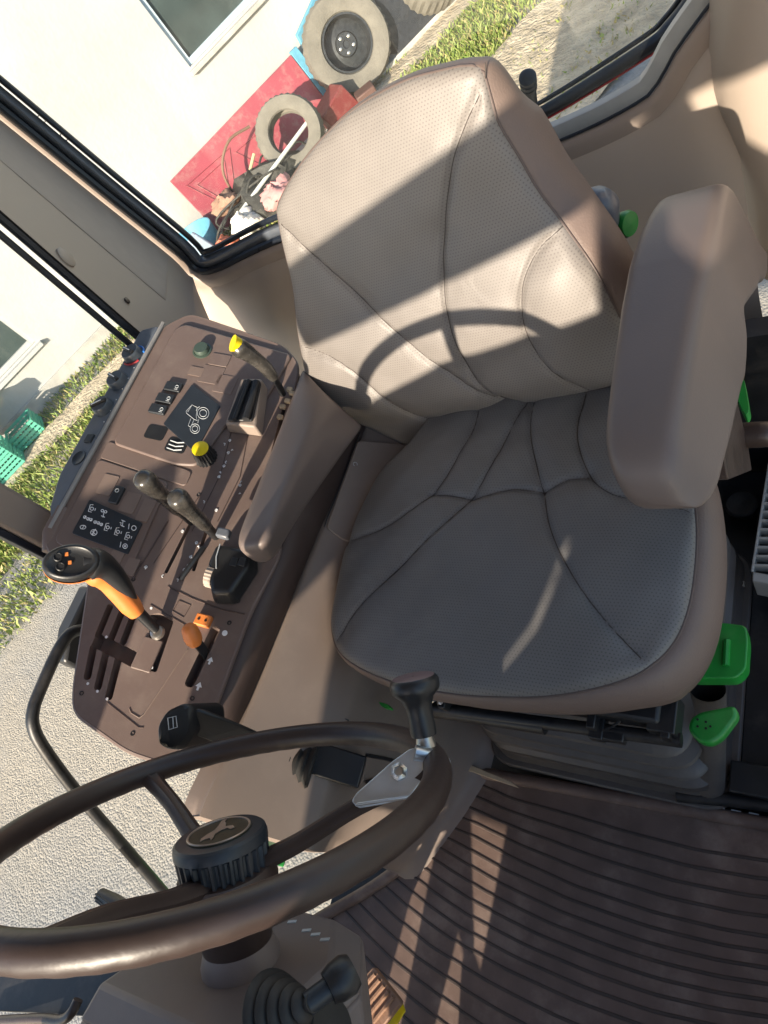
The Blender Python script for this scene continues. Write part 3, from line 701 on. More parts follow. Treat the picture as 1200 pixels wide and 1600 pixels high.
# switches
def ksw(parent, px, py, w_, l_, h0=.006, h=.006, m=SWITCH, name='rocker_switch', rot=0, bev=.0015):
    u, v = kpx(px, py, h0+h); c_, s_ = math.cos(rot), math.sin(rot)
    P = [(-w_/2, -l_/2), (w_/2, -l_/2), (w_/2, l_/2), (-w_/2, l_/2)]
    P = [(u+a*c_-b_*s_, v+a*s_+b_*c_) for a, b_ in P]
    mb = MB(); kpoly(mb, round_poly(P, .003), h0-.001, h0+h); return mb.build(name, m, parent, bevel=bev), (u, v)
for px, py in ((270, 603), (257, 621), (246, 638)):
    o_, (u, v) = ksw(mod, px, py, .034, .020)
    MB().tube([K(u-.009+.0032*math.cos(a), v+.0032*math.sin(a), .0123) for a in np.linspace(0, 6.28, 13)[:-1]], .0007, 5, closed=True).build('symbol', GREYP, o_)
    mb = MB(); kbox(mb, u-.0125, u-.0055, v+.0055, v+.0065, .012, .0125); mb.build('symbol', GREYP, o_)
o_, (u, v) = ksw(mod2, 181, 772, .018, .034, .003, .007)
MB().tube([K(u+.001+.0034*math.cos(a), v-.007+.0034*math.sin(a), .0105) for a in np.linspace(0, 6.28, 13)[:-1]], .0007, 5, closed=True).build('symbol', GREYP, o_)
o_, (u, v) = ksw(mod, 306, 580, .030, .020, .006, .0012, INLAY, 'blank_cover', bev=0)
for px, py, ww, ll in ((168, 757, .030, .040), (203, 785, .030, .040), (228, 797, .024, .044), (205, 885, .022, .03), (180, 873, .024, .03)):
    ksw(mod2, px, py, ww, ll, .003, .0013, INLAY, 'blank_cover', bev=.0004)
for px, py, ww, ll in ((330, 585, .05, .045), (352, 600, .045, .045)):
    ksw(mod, px, py, ww*.9, ll*.9, .006, .0010, CONSOLE, 'blank_cover', bev=.0004)
# 12V outlet cap
u, v = kpx(315, 546, .01)
MB().lathe(K(u, v, .005), KN, [(.019, 0), (.019, .003), (.016, .004), (.015, .002), (.0145, .009), (.013, .012), (.001, .012)], 32).build('power_socket', mat('green_grey_plastic', (.05, .075, .06), .4), mod)
ksw(mod, 343, 562, .040, .028, .006, .0015, CONSOLE, 'blank_cover', bev=.0006)

# tractor plate
def plate(corners, h0, h1, m, name, parent):
    P = [kpx(x, y, h1) for x, y in corners]; mb = MB(); kpoly(mb, round_poly(P, .003, 3), h0, h1); return mb.build(name, m, parent, bevel=.0008), P
pl, P = plate([(300, 600), (344, 634), (305, 707), (255, 662)], .005, .0085, PANELBK, 'indicator_plate', mod)
def lines(segs_, h, r, m, name, parent, closed=False):
    mb = MB()
    for s_ in segs_: mb.tube([K(*kpx(x, y, h), h) for x, y in s_[0]], r, 5, closed=s_[1])
    return mb.build(name, m, parent)
def circ_px(x, y, r, n=20, rat=1.0): return [(x+r*math.cos(2*math.pi*k/n), y+r*math.sin(2*math.pi*k/n)*rat) for k in range(n)]
TI = lambda x, y: (220+x/6.0, 500+y/6.0)     # enlarged sketch units
ln = [([TI(*p) for p in ((480, 795), (530, 820), (520, 905), (530, 945), (500, 930), (430, 875), (425, 855))], True),
      ([TI(470, 925), TI(445, 990), TI(470, 1005)], False), ([TI(500, 935), TI(470, 1000)], False), ([TI(545, 930), TI(535, 965)], False),
      ([TI(440, 862), TI(475, 805)], False),
      (circ_px(*TI(585, 873), 9.0), True), (circ_px(*TI(585, 873), 5.5), True), (circ_px(*TI(508, 1018), 7.4), True), (circ_px(*TI(508, 1018), 4.4), True),
      ([TI(520, 850), TI(528, 825), TI(552, 812)], False)]
lines(ln, .0089, .00055, GREYP, 'tractor_symbol', pl)
# display plate 2 with icon rows
pl2, P = plate([(140, 780), (222, 817), (199, 866), (112, 833)], .002, .0055, PANELBK, 'indicator_plate', mod2)
T2 = lambda x, y: (100+x/6.0, 720+y/6.0)
def brk(x, y, s_=1):   # bracket with ring
    return [([T2(x+18*s_, y-34), T2(x-8, y-34), T2(x-28, y+28), T2(x+2*s_, y+36)], False), (circ_px(*T2(x+6, y+4), 2.5, 12), True), ([T2(x+40, y+2), T2(x+34, y+22)], False)]
ic = brk(256, 445)+brk(404, 620)+brk(500, 662)+brk(596, 706)
ic += [(circ_px(*T2(360, 468), 2.0, 10), True), (circ_px(*T2(390, 478), 2.0, 10), True), ([T2(375, 480), T2(365, 530)], False), ([T2(350, 515), T2(382, 528)], False)]
ic += [([T2(540, 555), T2(575, 570)], False), ([T2(555, 560), T2(545, 615)], False), ([T2(530, 600), T2(565, 618)], False), ([T2(525, 580), T2(540, 585)], False)]
ic += [([T2(612, 590), T2(604, 640)], False), (circ_px(*T2(655, 630), 3.6, 14), True), ([T2(535, 760), T2(525, 810)], False), (circ_px(*T2(573, 800), 3.6, 14), True), (circ_px(*T2(573, 800), 1.2, 8), True)]
for x, y in ((195, 528), (225, 545), (252, 552), (292, 575), (322, 583), (350, 597)):
    ic += [(circ_px(*T2(x, y), 2.1, 8), True), ([T2(x-8, y+12), T2(x+14, y-12)], False)]
ic += [(circ_px(*T2(178, 622), 4.5, 14, .65), True), ([T2(172, 632), T2(188, 612)], False), (circ_px(*T2(280, 672), 5.0, 14, .9), True), ([T2(262, 690), T2(298, 640)], False), ([T2(262, 660), T2(298, 690)], False), ([T2(280, 650), T2(270, 700)], False)]
lines(ic, .0059, .00065, WHITE, 'printed_symbol', pl2)
# symbols along the console
mb = MB()
marks = [(352, 693), (359, 688), (363, 702), (357, 707), (352, 722), (350, 728), (345, 737), (342, 745), (376, 752), (375, 758), (320, 783), (338, 797), (375, 770),
         (228, 886), (253, 900), (307, 848), (311, 853), (298, 870), (293, 882), (288, 890), (279, 905), (285, 830)]
for i, (x, y) in enumerate(marks):
    u, v = kpx(x, y, .001); a = (i*37 % 10)/10*3
    mb.tube([K(u+.003*math.cos(a), v+.003*math.sin(a), .001), K(u, v, .001), K(u-.002*math.sin(a), v+.004*math.cos(a), .001)], .0009, 5)
    if i % 2: mb.tube([K(u+.0022*math.cos(t), v+.0022*math.sin(t), .001) for t in np.linspace(0, 6.28, 9)[:-1]], .0007, 5, closed=True)
mb.build('printed_marks', WHITE, con)
# arrows by the hand throttle slot
for x, y, r in ((351, 989, .0045), (328, 1033, .005), (310, 1073, .0055)):
    u, v = kpx(x, y, .001); mb = MB()
    if r == .0045: mb.lathe(K(u, v, .0), KN, [(r, 0), (r, .001)], 16)
    else: kpoly(mb, [(u-r, v), (u, v-r*1.3), (u+r, v), (u+r*.3, v), (u+r*.3, v+r), (u-r*.3, v+r), (u-r*.3, v)], 0, .001)
    mb.build('arrow_mark', WHITE, con)
for x, y in ((237, 1043), (137, 1068), (152, 1080), (167, 1092), (233, 1004), (166, 995), (220, 947), (236, 950)):
    u, v = kpx(x, y, .001); MB().lathe(K(u, v, 0), KN, [(.0022, 0), (.0022, .001)], 10).build('dot_mark', WHITE, con)
# screws
for x, y in ((127, 1083), (207, 1146), (358, 973), (300, 1091), (372, 939), (310, 773), (208, 905)):
    u, v = kpx(x, y, .001); MB().lathe(K(u, v, -.0005), KN, [(.0036, 0), (.0036, .0012), (.0025, .0014), (.0018, .0004), (.0001, .0004)], 12).build('screw', BLACK, con)
# seams and embossed runner on the top plate
def kline(pts, r, m, name, closed=False):
    mb = MB(); mb.tube([K(*kpx(x, y), .0002) for x, y in pts], r, 6, closed=closed); mb.build(name, m, con)
kline([(262, 916), (300, 935), (345, 952), (382, 960)], .0012, CONSOLE2, 'seam')
kline([(235, 945), (290, 977)], .001, CONSOLE2, 'seam'); kline([(168, 1098), (217, 1137), (224, 1137)], .001, CONSOLE2, 'seam')
kline([(202, 1107), (205, 1114), (218, 1122), (225, 1116), (293, 1015)], .0011, INLAY, 'embossed_line')
kline([(280, 938), (298, 946), (287, 965), (270, 955)], .0009, CONSOLE2, 'seam', True)
kline([(240, 880), (315, 770)], .0009, CONSOLE2, 'seam'); kline([(365, 660), (345, 740), (300, 830)], .0009, CONSOLE2, 'seam'); kline([(395, 640), (375, 745), (340, 815)], .0009, CONSOLE2, 'seam')
kline([(208, 905), (262, 815)], .0016, CONSOLE2, 'seam')
# yellow rotary dial
u, v = kpx(322, 715, 0)
dd = nrm(KN+KU*.0)
p0 = K(u, v, 0); p1 = onp(312, 703, p0+KN*.03, KN)
mb = MB(); n = 20; vs = []
for h, r in ((0, .0215), (.004, .021), (.006, .0195), (.030, .0165)):
    for k in range(n*2):
        a = math.pi*k/n; rr = r*(1 if k % 2 else .9); vs.append(K(u, v, h)+rr*(math.cos(a)*KU+math.sin(a)*KV))
m_ = n*2; fs = [(i*m_+k, i*m_+(k+1) % m_, (i+1)*m_+(k+1) % m_, (i+1)*m_+k) for i in range(3) for k in range(m_)]+[tuple(range(3*m_, 4*m_))]
dial = mb.add(vs, fs).build('rotary_dial', BLACK, con, ang=25)
MB().lathe(K(u, v, .030), KN, [(.0150, 0), (.0150, .0012), (.0135, .0018), (.0001, .0018)], 32).build('dial_cap', YELLOW, dial)

# armrest-side latch box (black lid) on tan pedestal
ped = [kpx(*p, .03) for p in ((377, 592), (409, 592), (399, 668), (352, 662))]
mb = MB(); mb.prism2([K(u, v, .032) for u, v in ped], [K(u+(.006 if i in (0, 3) else -.006), v, 0) for i, (u, v) in enumerate(ped)])
pedo = mb.build('storage_box', TAN, con, bevel=.004)
mb = MB(); mb.prism([K(u, v, .030) for u, v in round_poly([kpx(*p, .04) for p in ((380, 590), (407, 594), (393, 655), (354, 655))], .004)], KN*.007); lid = mb.build('lid', BLACK, pedo, bevel=.002)
mb = MB(); a = K(*kpx(389, 594, .041), .040); b_ = K(*kpx(366, 655, .041), .040); mb.tube([a, b_], .0045, 10); a = K(*kpx(401, 596, .041), .040); b_ = K(*kpx(384, 655, .041), .040); mb.tube([a, b_], .007, 10); mb.build('grip', BLACK, lid)
# small buttons on the seat side of the console, below the yellow lever
for x, y in ((456, 613), (449, 625), (441, 634), (437, 650), (452, 607)):
    ksw(con, x, y, .012, .009, 0, .006, CREAMS, 'button')

# climate strip outboard
strip = thing('climate_panel', 'slim blue grey climate control strip along the console edge', 'control panel', K(.41, 0, 0))
SU = nrm(KU*.96-KN*.28); SNm = nrm(np.cross(SU, KV))
if SNm@(CAMP-K(.4, 0, 0)) < 0: SNm = -SNm
def Kc(a, v, h=0): return K(.397, 0, .002)+V([0, v, 0])+SU*a+SNm*h
cst = round_poly([(0, -.30), (.046, -.29), (.044, .06), (.020, .13), (0, .15)], .010)
MB().prism([Kc(a, v, -.01) for a, v in cst], SNm*.014).build('fascia', BLUEG, strip, bevel=.002)
MB().tube([K(.394, v, .003) for v in np.linspace(-.31, .165, 10)], .0045, 8).build('trim_line', TRIMG, strip)
def onstrip(px, py, h=0):
    p = onp(px, py, Kc(0, 0, h), SNm)-Kc(0, 0, 0); return float(p@SU), float(p[1])
KNOBM = mat('slate_knob', (.055, .068, .085), .35, bump=.1, dust=.15)
for px, py, an in ((221, 549, -.35), (197, 591, -.4), (171, 632, .5)):
    c = onp(px, py, Kc(0, 0, .016), SNm)
    v = c[1]; a_ = .022
    base = Kc(a_, v, .003)
    kn = MB().lathe(base, SNm, [(.0205, 0), (.0205, .006), (.0195, .010), (.0188, .015), (.0175, .017), (.001, .017)], 36).build('control_knob', KNOBM, strip, ang=35)
    t1 = nrm(SU*math.cos(an)+KV*math.sin(an)); t2 = np.cross(SNm, t1)
    MB().box(base+SNm*.0190, (.034, .007, .006), (t1, t2, SNm)).build('grip_bar', BLACK, kn, bevel=.001)
    MB().box(base+SNm*.0222+t1*.003, (.022, .0022, .001), (t1, t2, SNm)).build('pointer', WHITE, kn)
# printed blue / red arcs, button and oval
for v0, sg, m in ((-.275, -1, BLUEP), (-.213, 1, REDP)):
    pass
c0 = onp(221, 549, Kc(0, 0, .016), SNm); ccen = Kc(.022, c0[1], .0052)
for a0, a1, m, nm in ((3.5, 4.9, BLUEP, 'cold_mark'), (1.0, 2.6, REDP, 'hot_mark')):
    MB().tube([ccen+.0235*(math.cos(a)*SU+math.sin(a)*KV) for a in np.linspace(a0, a1, 14)], .0022, 6).build(nm, m, strip)
for k in range(6):
    MB().lathe(Kc(.003, -.19+.026*k, .0045), SNm, [(.0012, 0), (.0012, .0006)], 8).build('printed_mark', WHITE, strip)
a_, v_ = onstrip(143, 686, .004)
MB().box(Kc(.016, v_, .005), (.018, .018, .006), (SU, KV, SNm)).build('button', SWITCH, strip, bevel=.001)
a_, v_ = onstrip(129, 716, .004)
MB().lathe(Kc(.017, v_, .004), SNm, [(.0155, 0), (.0155, .0015), (.0145, .002), (.013, .0008), (.001, .0008)], 32, sx=1.0).build('oval_cap', PANELBK, strip)
# console end knob (rounded corner by the shift lever)
MB().tube([K(.397, .12, -.01), K(.395, .17, -.012), K(.385, .20, -.016)], [.016, .018, .014], 14).build('edge_roll', CONSOLE, con)

# ================================================================== LEVERS
def lever_pt(px, py, y): return at(px, py, y=y)
# orange/black gear shift
base = K(*kpx(248, 990, 0), 0)
sh = thing('gear_lever', 'orange and black gear lever with two buttons in the shift gate', 'gear lever', base)
# define by depth along view rays
def along(px, py, t): return CAMP+ray(px, py)*t
db = np.linalg.norm(base-CAMP)/np.linalg.norm(ray(248, 990))
tB = db
def L_(px, py, f): return along(px, py, tB*f)
pth = [L_(248, 988, 1.0), L_(232, 972, .985), L_(208, 948, .965)]
MB().tube(pth, [.0075, .0085, .0095], 14).build('shaft', BLACKM, sh)
MB().lathe(base+KN*.004, KN, [(.012, 0), (.010, .006), (.008, .007)], 16).build('collar', CHROME, sh)
cp = cat_rom([L_(214, 958, .967), L_(186, 925, .945), L_(158, 898, .925), L_(125, 890, .905)], 6)
# orange belly
mb = MB(); mb.tube(cp, np.interp(np.linspace(0, 1, len(cp)), [0, .12, .5, .75, 1], [.0125, .0165, .017, .021, .012]), 20); ob = mb.build('orange_shell', ORANGE, sh)
upv = nrm(CAMP-L_(150, 890, .92)); 
cp2 = cat_rom([L_(212, 942, .958), L_(190, 912, .936), L_(160, 884, .912), L_(125, 880, .893)], 6)
mb = MB(); mb.tube(cp2, np.interp(np.linspace(0, 1, len(cp2)), [0, .3, .6, .8, 1], [.005, .013, .018, .024, .016]), 20); mb.build('grip', BLACK, sh)
hd = L_(113, 880, .888); e_a = nrm(L_(160, 878, .9)-L_(85, 885, .885)); hn = nrm(upv*.9+UP*.5); hn = nrm(hn-e_a*(hn@e_a)); e_b = np.cross(hn, e_a)
def ell(o, a, b_, n_, h, nrmv, ea, eb, sc=1): return [o+nrmv*h+(a*math.cos(t)*ea+b_*math.sin(t)*eb)*sc for t in np.linspace(0, 2*math.pi, n_, endpoint=False)]
G = []
for h, sc in ((-.020, .45), (-.014, .80), (-.006, .97), (.002, 1.0), (.008, .97), (.012, .88), (.0125, .80), (.0105, .74), (.0095, .4), (.009, .02)):
    G.append(ell(hd, .039, .0265, 36, h, hn, e_a, e_b, sc))
mb = MB()
vs = [p for r in G for p in r]; fs = [(i*36+k, i*36+(k+1) % 36, (i+1)*36+(k+1) % 36, (i+1)*36+k) for i in range(len(G)-1) for k in range(36)]
hdo = mb.add(vs, fs).build('head', BLACK, sh, ang=50)
G = []
for h, sc in ((-.024, .3), (-.021, .7), (-.013, .93), (-.007, 1.02), (-.004, 1.0)):
    G.append(ell(hd-hn*.003, .040, .0275, 36, h, hn, e_a, e_b, sc))
vs = [p for r in G for p in r]; fs = [(i*36+k, i*36+(k+1) % 36, (i+1)*36+(k+1) % 36, (i+1)*36+k) for i in range(len(G)-1) for k in range(36)]
MB().add(vs, fs).build('lower_shell', ORANGE, sh)
for px, py in ((91, 871), (95, 886)):
    c = onp(px, py, hd+hn*.011, hn); MB().lathe(c, hn, [(.0062, -.001), (.0062, .003), (.0052, .004), (.0045, .0025), (.0001, .0025)], 18).build('push_button', BLACK, sh)
for px, py in ((104, 866), (109, 879)):
    c = onp(px, py, hd+hn*.0115, hn); MB().box(c, (.0045, .005, .0012), (e_a, e_b, hn)).build('orange_mark', ORANGE, sh)
# brown gate insert plate near the shifter foot
u, v = kpx(233, 1018, .001); ksw(con, 229, 1022, .034, .052, -.001, .004, CONSOLE, 'gate_cover')

# two dark knob levers
def knoblever(px0, py0, px1, py1, lab, group):
    """foot px0 on the console, head px1"""
    f_ = K(*kpx(px0, py0, 0), 0); t0 = (f_-CAMP)@nrm(ray(px0, py0))
    o = thing('remote_lever', lab, 'lever', f_, group)
    r1 = nrm(ray(px1, py1)); hd_ = CAMP+r1*(t0-.125); d = nrm(hd_-f_)
    MB().tube([f_-KN*.01, f_+d*.03, f_+d*.055], [.007, .008, .010], 14).build('stem', BLACK, o)
    L = np.linalg.norm(hd_-f_)
    prof = [(.0095, .045), (.0115, .055), (.012, L*.62), (.0125, L*.72), (.0145, L*.86), (.0165, L*.97), (.0168, L*1.02), (.0148, L*1.07), (.0095, L*1.10), (.001, L*1.11)]
    MB().lathe(f_, d, prof, 28, ref=[0, 1, 0]).build('knob', GLOSSK, o)
    return o
GLOSSK = mat('worn_dark_knob', (.045, .042, .038), .25, var=.4, scale=60, bump=.2, bscale=250, bdist=.0006, dust=.25)
knoblever(338, 838, 280, 781, 'dark worn knob lever nearer the armrest front', 'hydraulic levers on the console')
knoblever(300, 815, 228, 752, 'dark worn knob lever nearer the outer console edge', 'hydraulic levers on the console')
# yellow tipped lever
f_ = K(*kpx(442, 616, 0), 0); t0 = np.linalg.norm(f_-CAMP)
yl = thing('hitch_lever', 'grey lever with yellow top behind the storage box', 'lever', f_)
def LY(px, py, f): return CAMP+nrm(ray(px, py))*(t0*f)
MB().tube(cat_rom([f_-KN*.01, LY(436, 603, .985), LY(424, 585, .965)], 5), .0062, 12).build('stem', BLACKM, yl)
gp = cat_rom([LY(428, 590, .968), LY(412, 572, .950), LY(394, 557, .935), LY(376, 545, .925), LY(366, 541, .922)], 6)
MB().tube(gp, np.interp(np.linspace(0, 1, len(gp)), [0, .1, .5, .8, 1], [.009, .0115, .0130, .0175, .014]), 18).build('grip', GLOSSK, yl)
top_ = [p+nrm(CAMP-p)*.007+V([.002, -.004, .004]) for p in gp]
yc = [top_[i] for i in range(int(len(gp)*.62), len(gp))]
MB().tube(yc, np.linspace(.010, .0145, len(yc)), 14).build('yellow_cap', YELLOW, yl)
# orange hand throttle knob + socket
f_ = K(*kpx(322, 1022, 0), 0); t0 = np.linalg.norm(f_-CAMP)
th = thing('throttle_lever', 'small orange knob on black stem in the throttle slot', 'lever', f_)
hd_ = CAMP+nrm(ray(300, 993))*(t0*.955)
mb = MB(); mb.box((f_+hd_)/2, (.016, .004, np.linalg.norm(f_-hd_)*1.1), (KV, nrm(np.cross(nrm(hd_-f_), KV)), nrm(hd_-f_))); mb.build('stem', BLACK, th, bevel=.001)
d = nrm(hd_-f_)
MB().lathe(hd_, nrm(d*.4+V([.2, -.6, .5])), [(.001, -.018), (.008, -.017), (.0125, -.010), (.0135, -.002), (.0125, .007), (.0115, .013), (.007, .018), (.001, .019)], 24).build('knob', ORANGE, th)
o_, (u, v) = ksw(con, 316, 968, .026, .019, 0, .010, ORANGE, 'orange_switch', bev=.002)
for dx in (-.006, .006): MB().lathe(K(u+dx, v, .0098), KN, [(.0022, 0), (.0022, .001)], 10).build('hole', BLACK, o_)
u, v = kpx(246, 963, .001)
# black throttle module with ribbed orange wheel
qd = [kpx(*p, .03) for p in ((335, 843), (396, 852), (398, 885), (362, 938), (325, 936), (318, 880))]
mb = MB(); h_ = .034
c2 = np.mean(qd, axis=0)
topq = [(c2+(V(p)-c2)*.80) for p in qd]
mb.prism2([K(u, v, h_) for u, v in topq], [K(u, v, 0) for u, v in qd]); mo = mb.build('lever_housing', BLACK, con, bevel=.007, seg=3)
mb = MB(); wc = K(*kpx(331, 900, .02), .018); 
n = 40; vs = []
for h in (-.006, .006):
    for k in range(n): a = 2*math.pi*k/n; r = .019*(1 if (k//1) % 2 else .95); vs.append(wc+KU*(h*1.0)+r*(math.cos(a)*KV+math.sin(a)*KN))
mb.add(vs, [(k, (k+1) % n, n+(k+1) % n, n+k) for k in range(n)]+[tuple(range(n))[::-1], tuple(range(n, 2*n))]).build('thumb_wheel', TANL, mo, smooth=False)
p = K(*kpx(348, 832, .045), .040); MB().box(p, (.022, .016, .014), (KU, KV, KN)).build('lever_tab', BLUEG, mo, bevel=.003)
for dx in (0, .014):
    p = K(*kpx(366+dx*900, 878, .034), .0345); MB().box(p, (.012, .014, .003), (KU, KV, KN)).build('button', SWITCH, mo, bevel=.001)
MB().tube([K(*kpx(x, y, .035), .0352) for x, y in ((344, 850), (338, 870), (338, 888))], .0010, 6).build('printed_line', GREYP, mo)
# small black lever blade in the lit slot
MB().tube([K(*kpx(318, 855, .004), .004), K(*kpx(300, 880, .010), .010), K(*kpx(282, 905, .004), .004)], .0045, 8).build('slider', BLACK, con)

# glossy black grip pod at the console front
pg = CAMP+nrm(ray(300, 1150))*(.93)
pod = thing('switch_pod', 'glossy black switch pod hanging off the console front', 'switch pod', pg)
T_ = .93
def Q(px, py, t): return CAMP+nrm(ray(px, py))*t
A1 = [Q(245, 1165, .93), Q(243, 1135, .925), Q(258, 1110, .92), Q(285, 1098, .915), Q(300, 1104, .915), Q(303, 1140, .93), Q(285, 1172, .94), Q(262, 1172, .94)]
B1 = [p+V([.02, -.02, -.07]) for p in A1]
mb = MB().prism2(round_poly(A1, .008), round_poly(B1, .008)); mb.build('face', BLACK, pod, bevel=.006, seg=3)
A2 = [Q(300, 1100, .918), Q(378, 1132, .94), Q(374, 1140, .95), Q(330, 1152, .96), Q(300, 1150, .945)]
mb = MB().prism2(A2, [p+V([.01, .0, -.06]) for p in A2]); mb.build('arm', BLACK, pod, bevel=.006, seg=3)
mb = MB(); fr_ = [Q(262, 1122, .918), Q(275, 1119, .917), Q(277, 1136, .921), Q(264, 1140, .922)]
mb.tube(fr_, .0007, 5, closed=True); mb.tube([Q(270, 1120, .917), Q(271, 1138, .921)], .0006, 5); mb.build('printed_symbol', GREYP, pod)

# ================================================================== SEAT SIDE HOUSING (tan)
hs = thing('side_housing', 'tan moulded housing between seat and console', 'housing', (.34, .1, 0))
prof_y = [(-.45, 0), (-.20, 0), (.0, 0), (.15, 0), (.296, .0), (.38, .0), (.45, .006), (.49, .02), (.515, .05)]
rows = []
for y, sh_ in prof_y:
    topz = np.interp(y, [-.45, -.2, .03, .294, .378, .49], [.488, .490, .512, .525, .531, .545])
    x0 = .395 if y < .4 else .395
    floorx = np.interp(y, [-.45, .25, .318, .40, .503, .52], [.25, .25, .258, .30, .352, .37])
    rows.append(cat_rom([V([x0+.03, y, topz+.004]), V([x0, y, topz]), V([x0-.018, y, topz-.012]), V([.315, y, .415]), V([.296, y, .37]), V([max(.275, floorx), y, .22]), V([max(.268, floorx), y, .10]), V([floorx-.01, y+.004, .03]), V([floorx-.035, y+.01, .008])], 4))
# round the front end
last = rows[-1]; rows.append([p+V([.02, .006, 0]) for p in last])
HOUS = mat('brown_tan_plastic', (.200, .156, .130), .5, var=.05, scale=8, bump=.25, bscale=900, bdist=.0006, dust=.12)
loft(rows, 'side_shell', HOUS, hs)
# seam + lid
def hs_pt(px, py, x=.345):  # on the sloping face: plane through (.395,.,.51),(.305,.,.39)
    n_ = nrm(np.cross([0, 1, 0], V([.395, 0, .512])-V([.305, 0, .395]))); return onp(px, py, [.395, 0, .514], n_)
MB().tube([hs_pt(*p) for p in ((400, 1064), (450, 1083), (500, 1104), (545, 1126))], .0012, 6).build('seam', BLACK, hs)
P = [hs_pt(*p) for p in ((558, 690), (508, 826), (535, 846), (600, 860), (680, 700))]
n_ = nrm(np.cross(P[1]-P[0], P[2]-P[1])); n_ = n_ if n_@(CAMP-P[0]) > 0 else -n_
MB().prism(round_poly([p-n_*.002 for p in P], .008), n_*.009).build('lid', HOUS, hs, bevel=.003)
MB().tube([p+n_*.0015 for p in cat_rom([hs_pt(*p) for p in ((562, 676), (535, 750), (506, 826), (516, 838), (534, 848))], 5)], .0013, 6).build('lid_gap', BLACK, hs)
p = hs_pt(553, 728)+n_*.009; MB().tube([p+.004*(math.cos(a)*V([0, 1, 0])+math.sin(a)*V([.7, 0, .7])) for a in np.linspace(0, 5, 9)], .0006, 5).build('small_mark', GREYP, hs)
# ribbed gaiter and black switch block on the front of the housing
gt = thing('gaiter_block', 'ribbed black rubber gaiter with connector block on the tan housing', 'gaiter', at(500, 1195, x=.30))
g0 = at(428, 1180, x=.375); g1_ = at(492, 1200, x=.318)
ax_ = nrm(g1_-g0); Lg = np.linalg.norm(g1_-g0)
prof = [(.001, -.004), (.010, 0)]
for k in range(6):
    h = Lg*(k+.2)/6; r = .013+.0035*k; prof += [(r, h), (r+.004, h+Lg/18), (r+.0005, h+Lg/9)]
MB().lathe(g0, ax_, prof, 30).build('bellows', RUBBER, gt)
c = at(530, 1197, x=.300); e_y = V([0, 1, 0]); 
MB().box(c, (.080, .050, .050), (ax_, nrm(np.cross(V([1, 0, 0]), ax_)), nrm(np.cross(ax_, np.cross(V([1, 0, 0]), ax_))))).build('connector_block', BLACK, gt, bevel=.003)
mb = MB()
mb.tube([at(572, 1180, x=.29), at(600, 1185, x=.285), at(640, 1195, x=.28), at(668, 1200, x=.275)], .003, 6); mb.tube([at(572, 1222, x=.29), at(600, 1215, x=.285), at(640, 1215, x=.28)], .003, 6); mb.build('cable', BLACK, gt)
# green frame strip and tan toe panel seen between wheel spokes
tag(MB().prism([at(338, 1243, y=.56), at(352, 1247, y=.56), at(450, 1322, y=.56), at(447, 1342, y=.56), at(425, 1335, y=.56), at(370, 1285, y=.56)], (0, .015, 0)).build('fender_strip', GREEN, bevel=.002), 'bright green painted fender edge below the cab', 'fender')

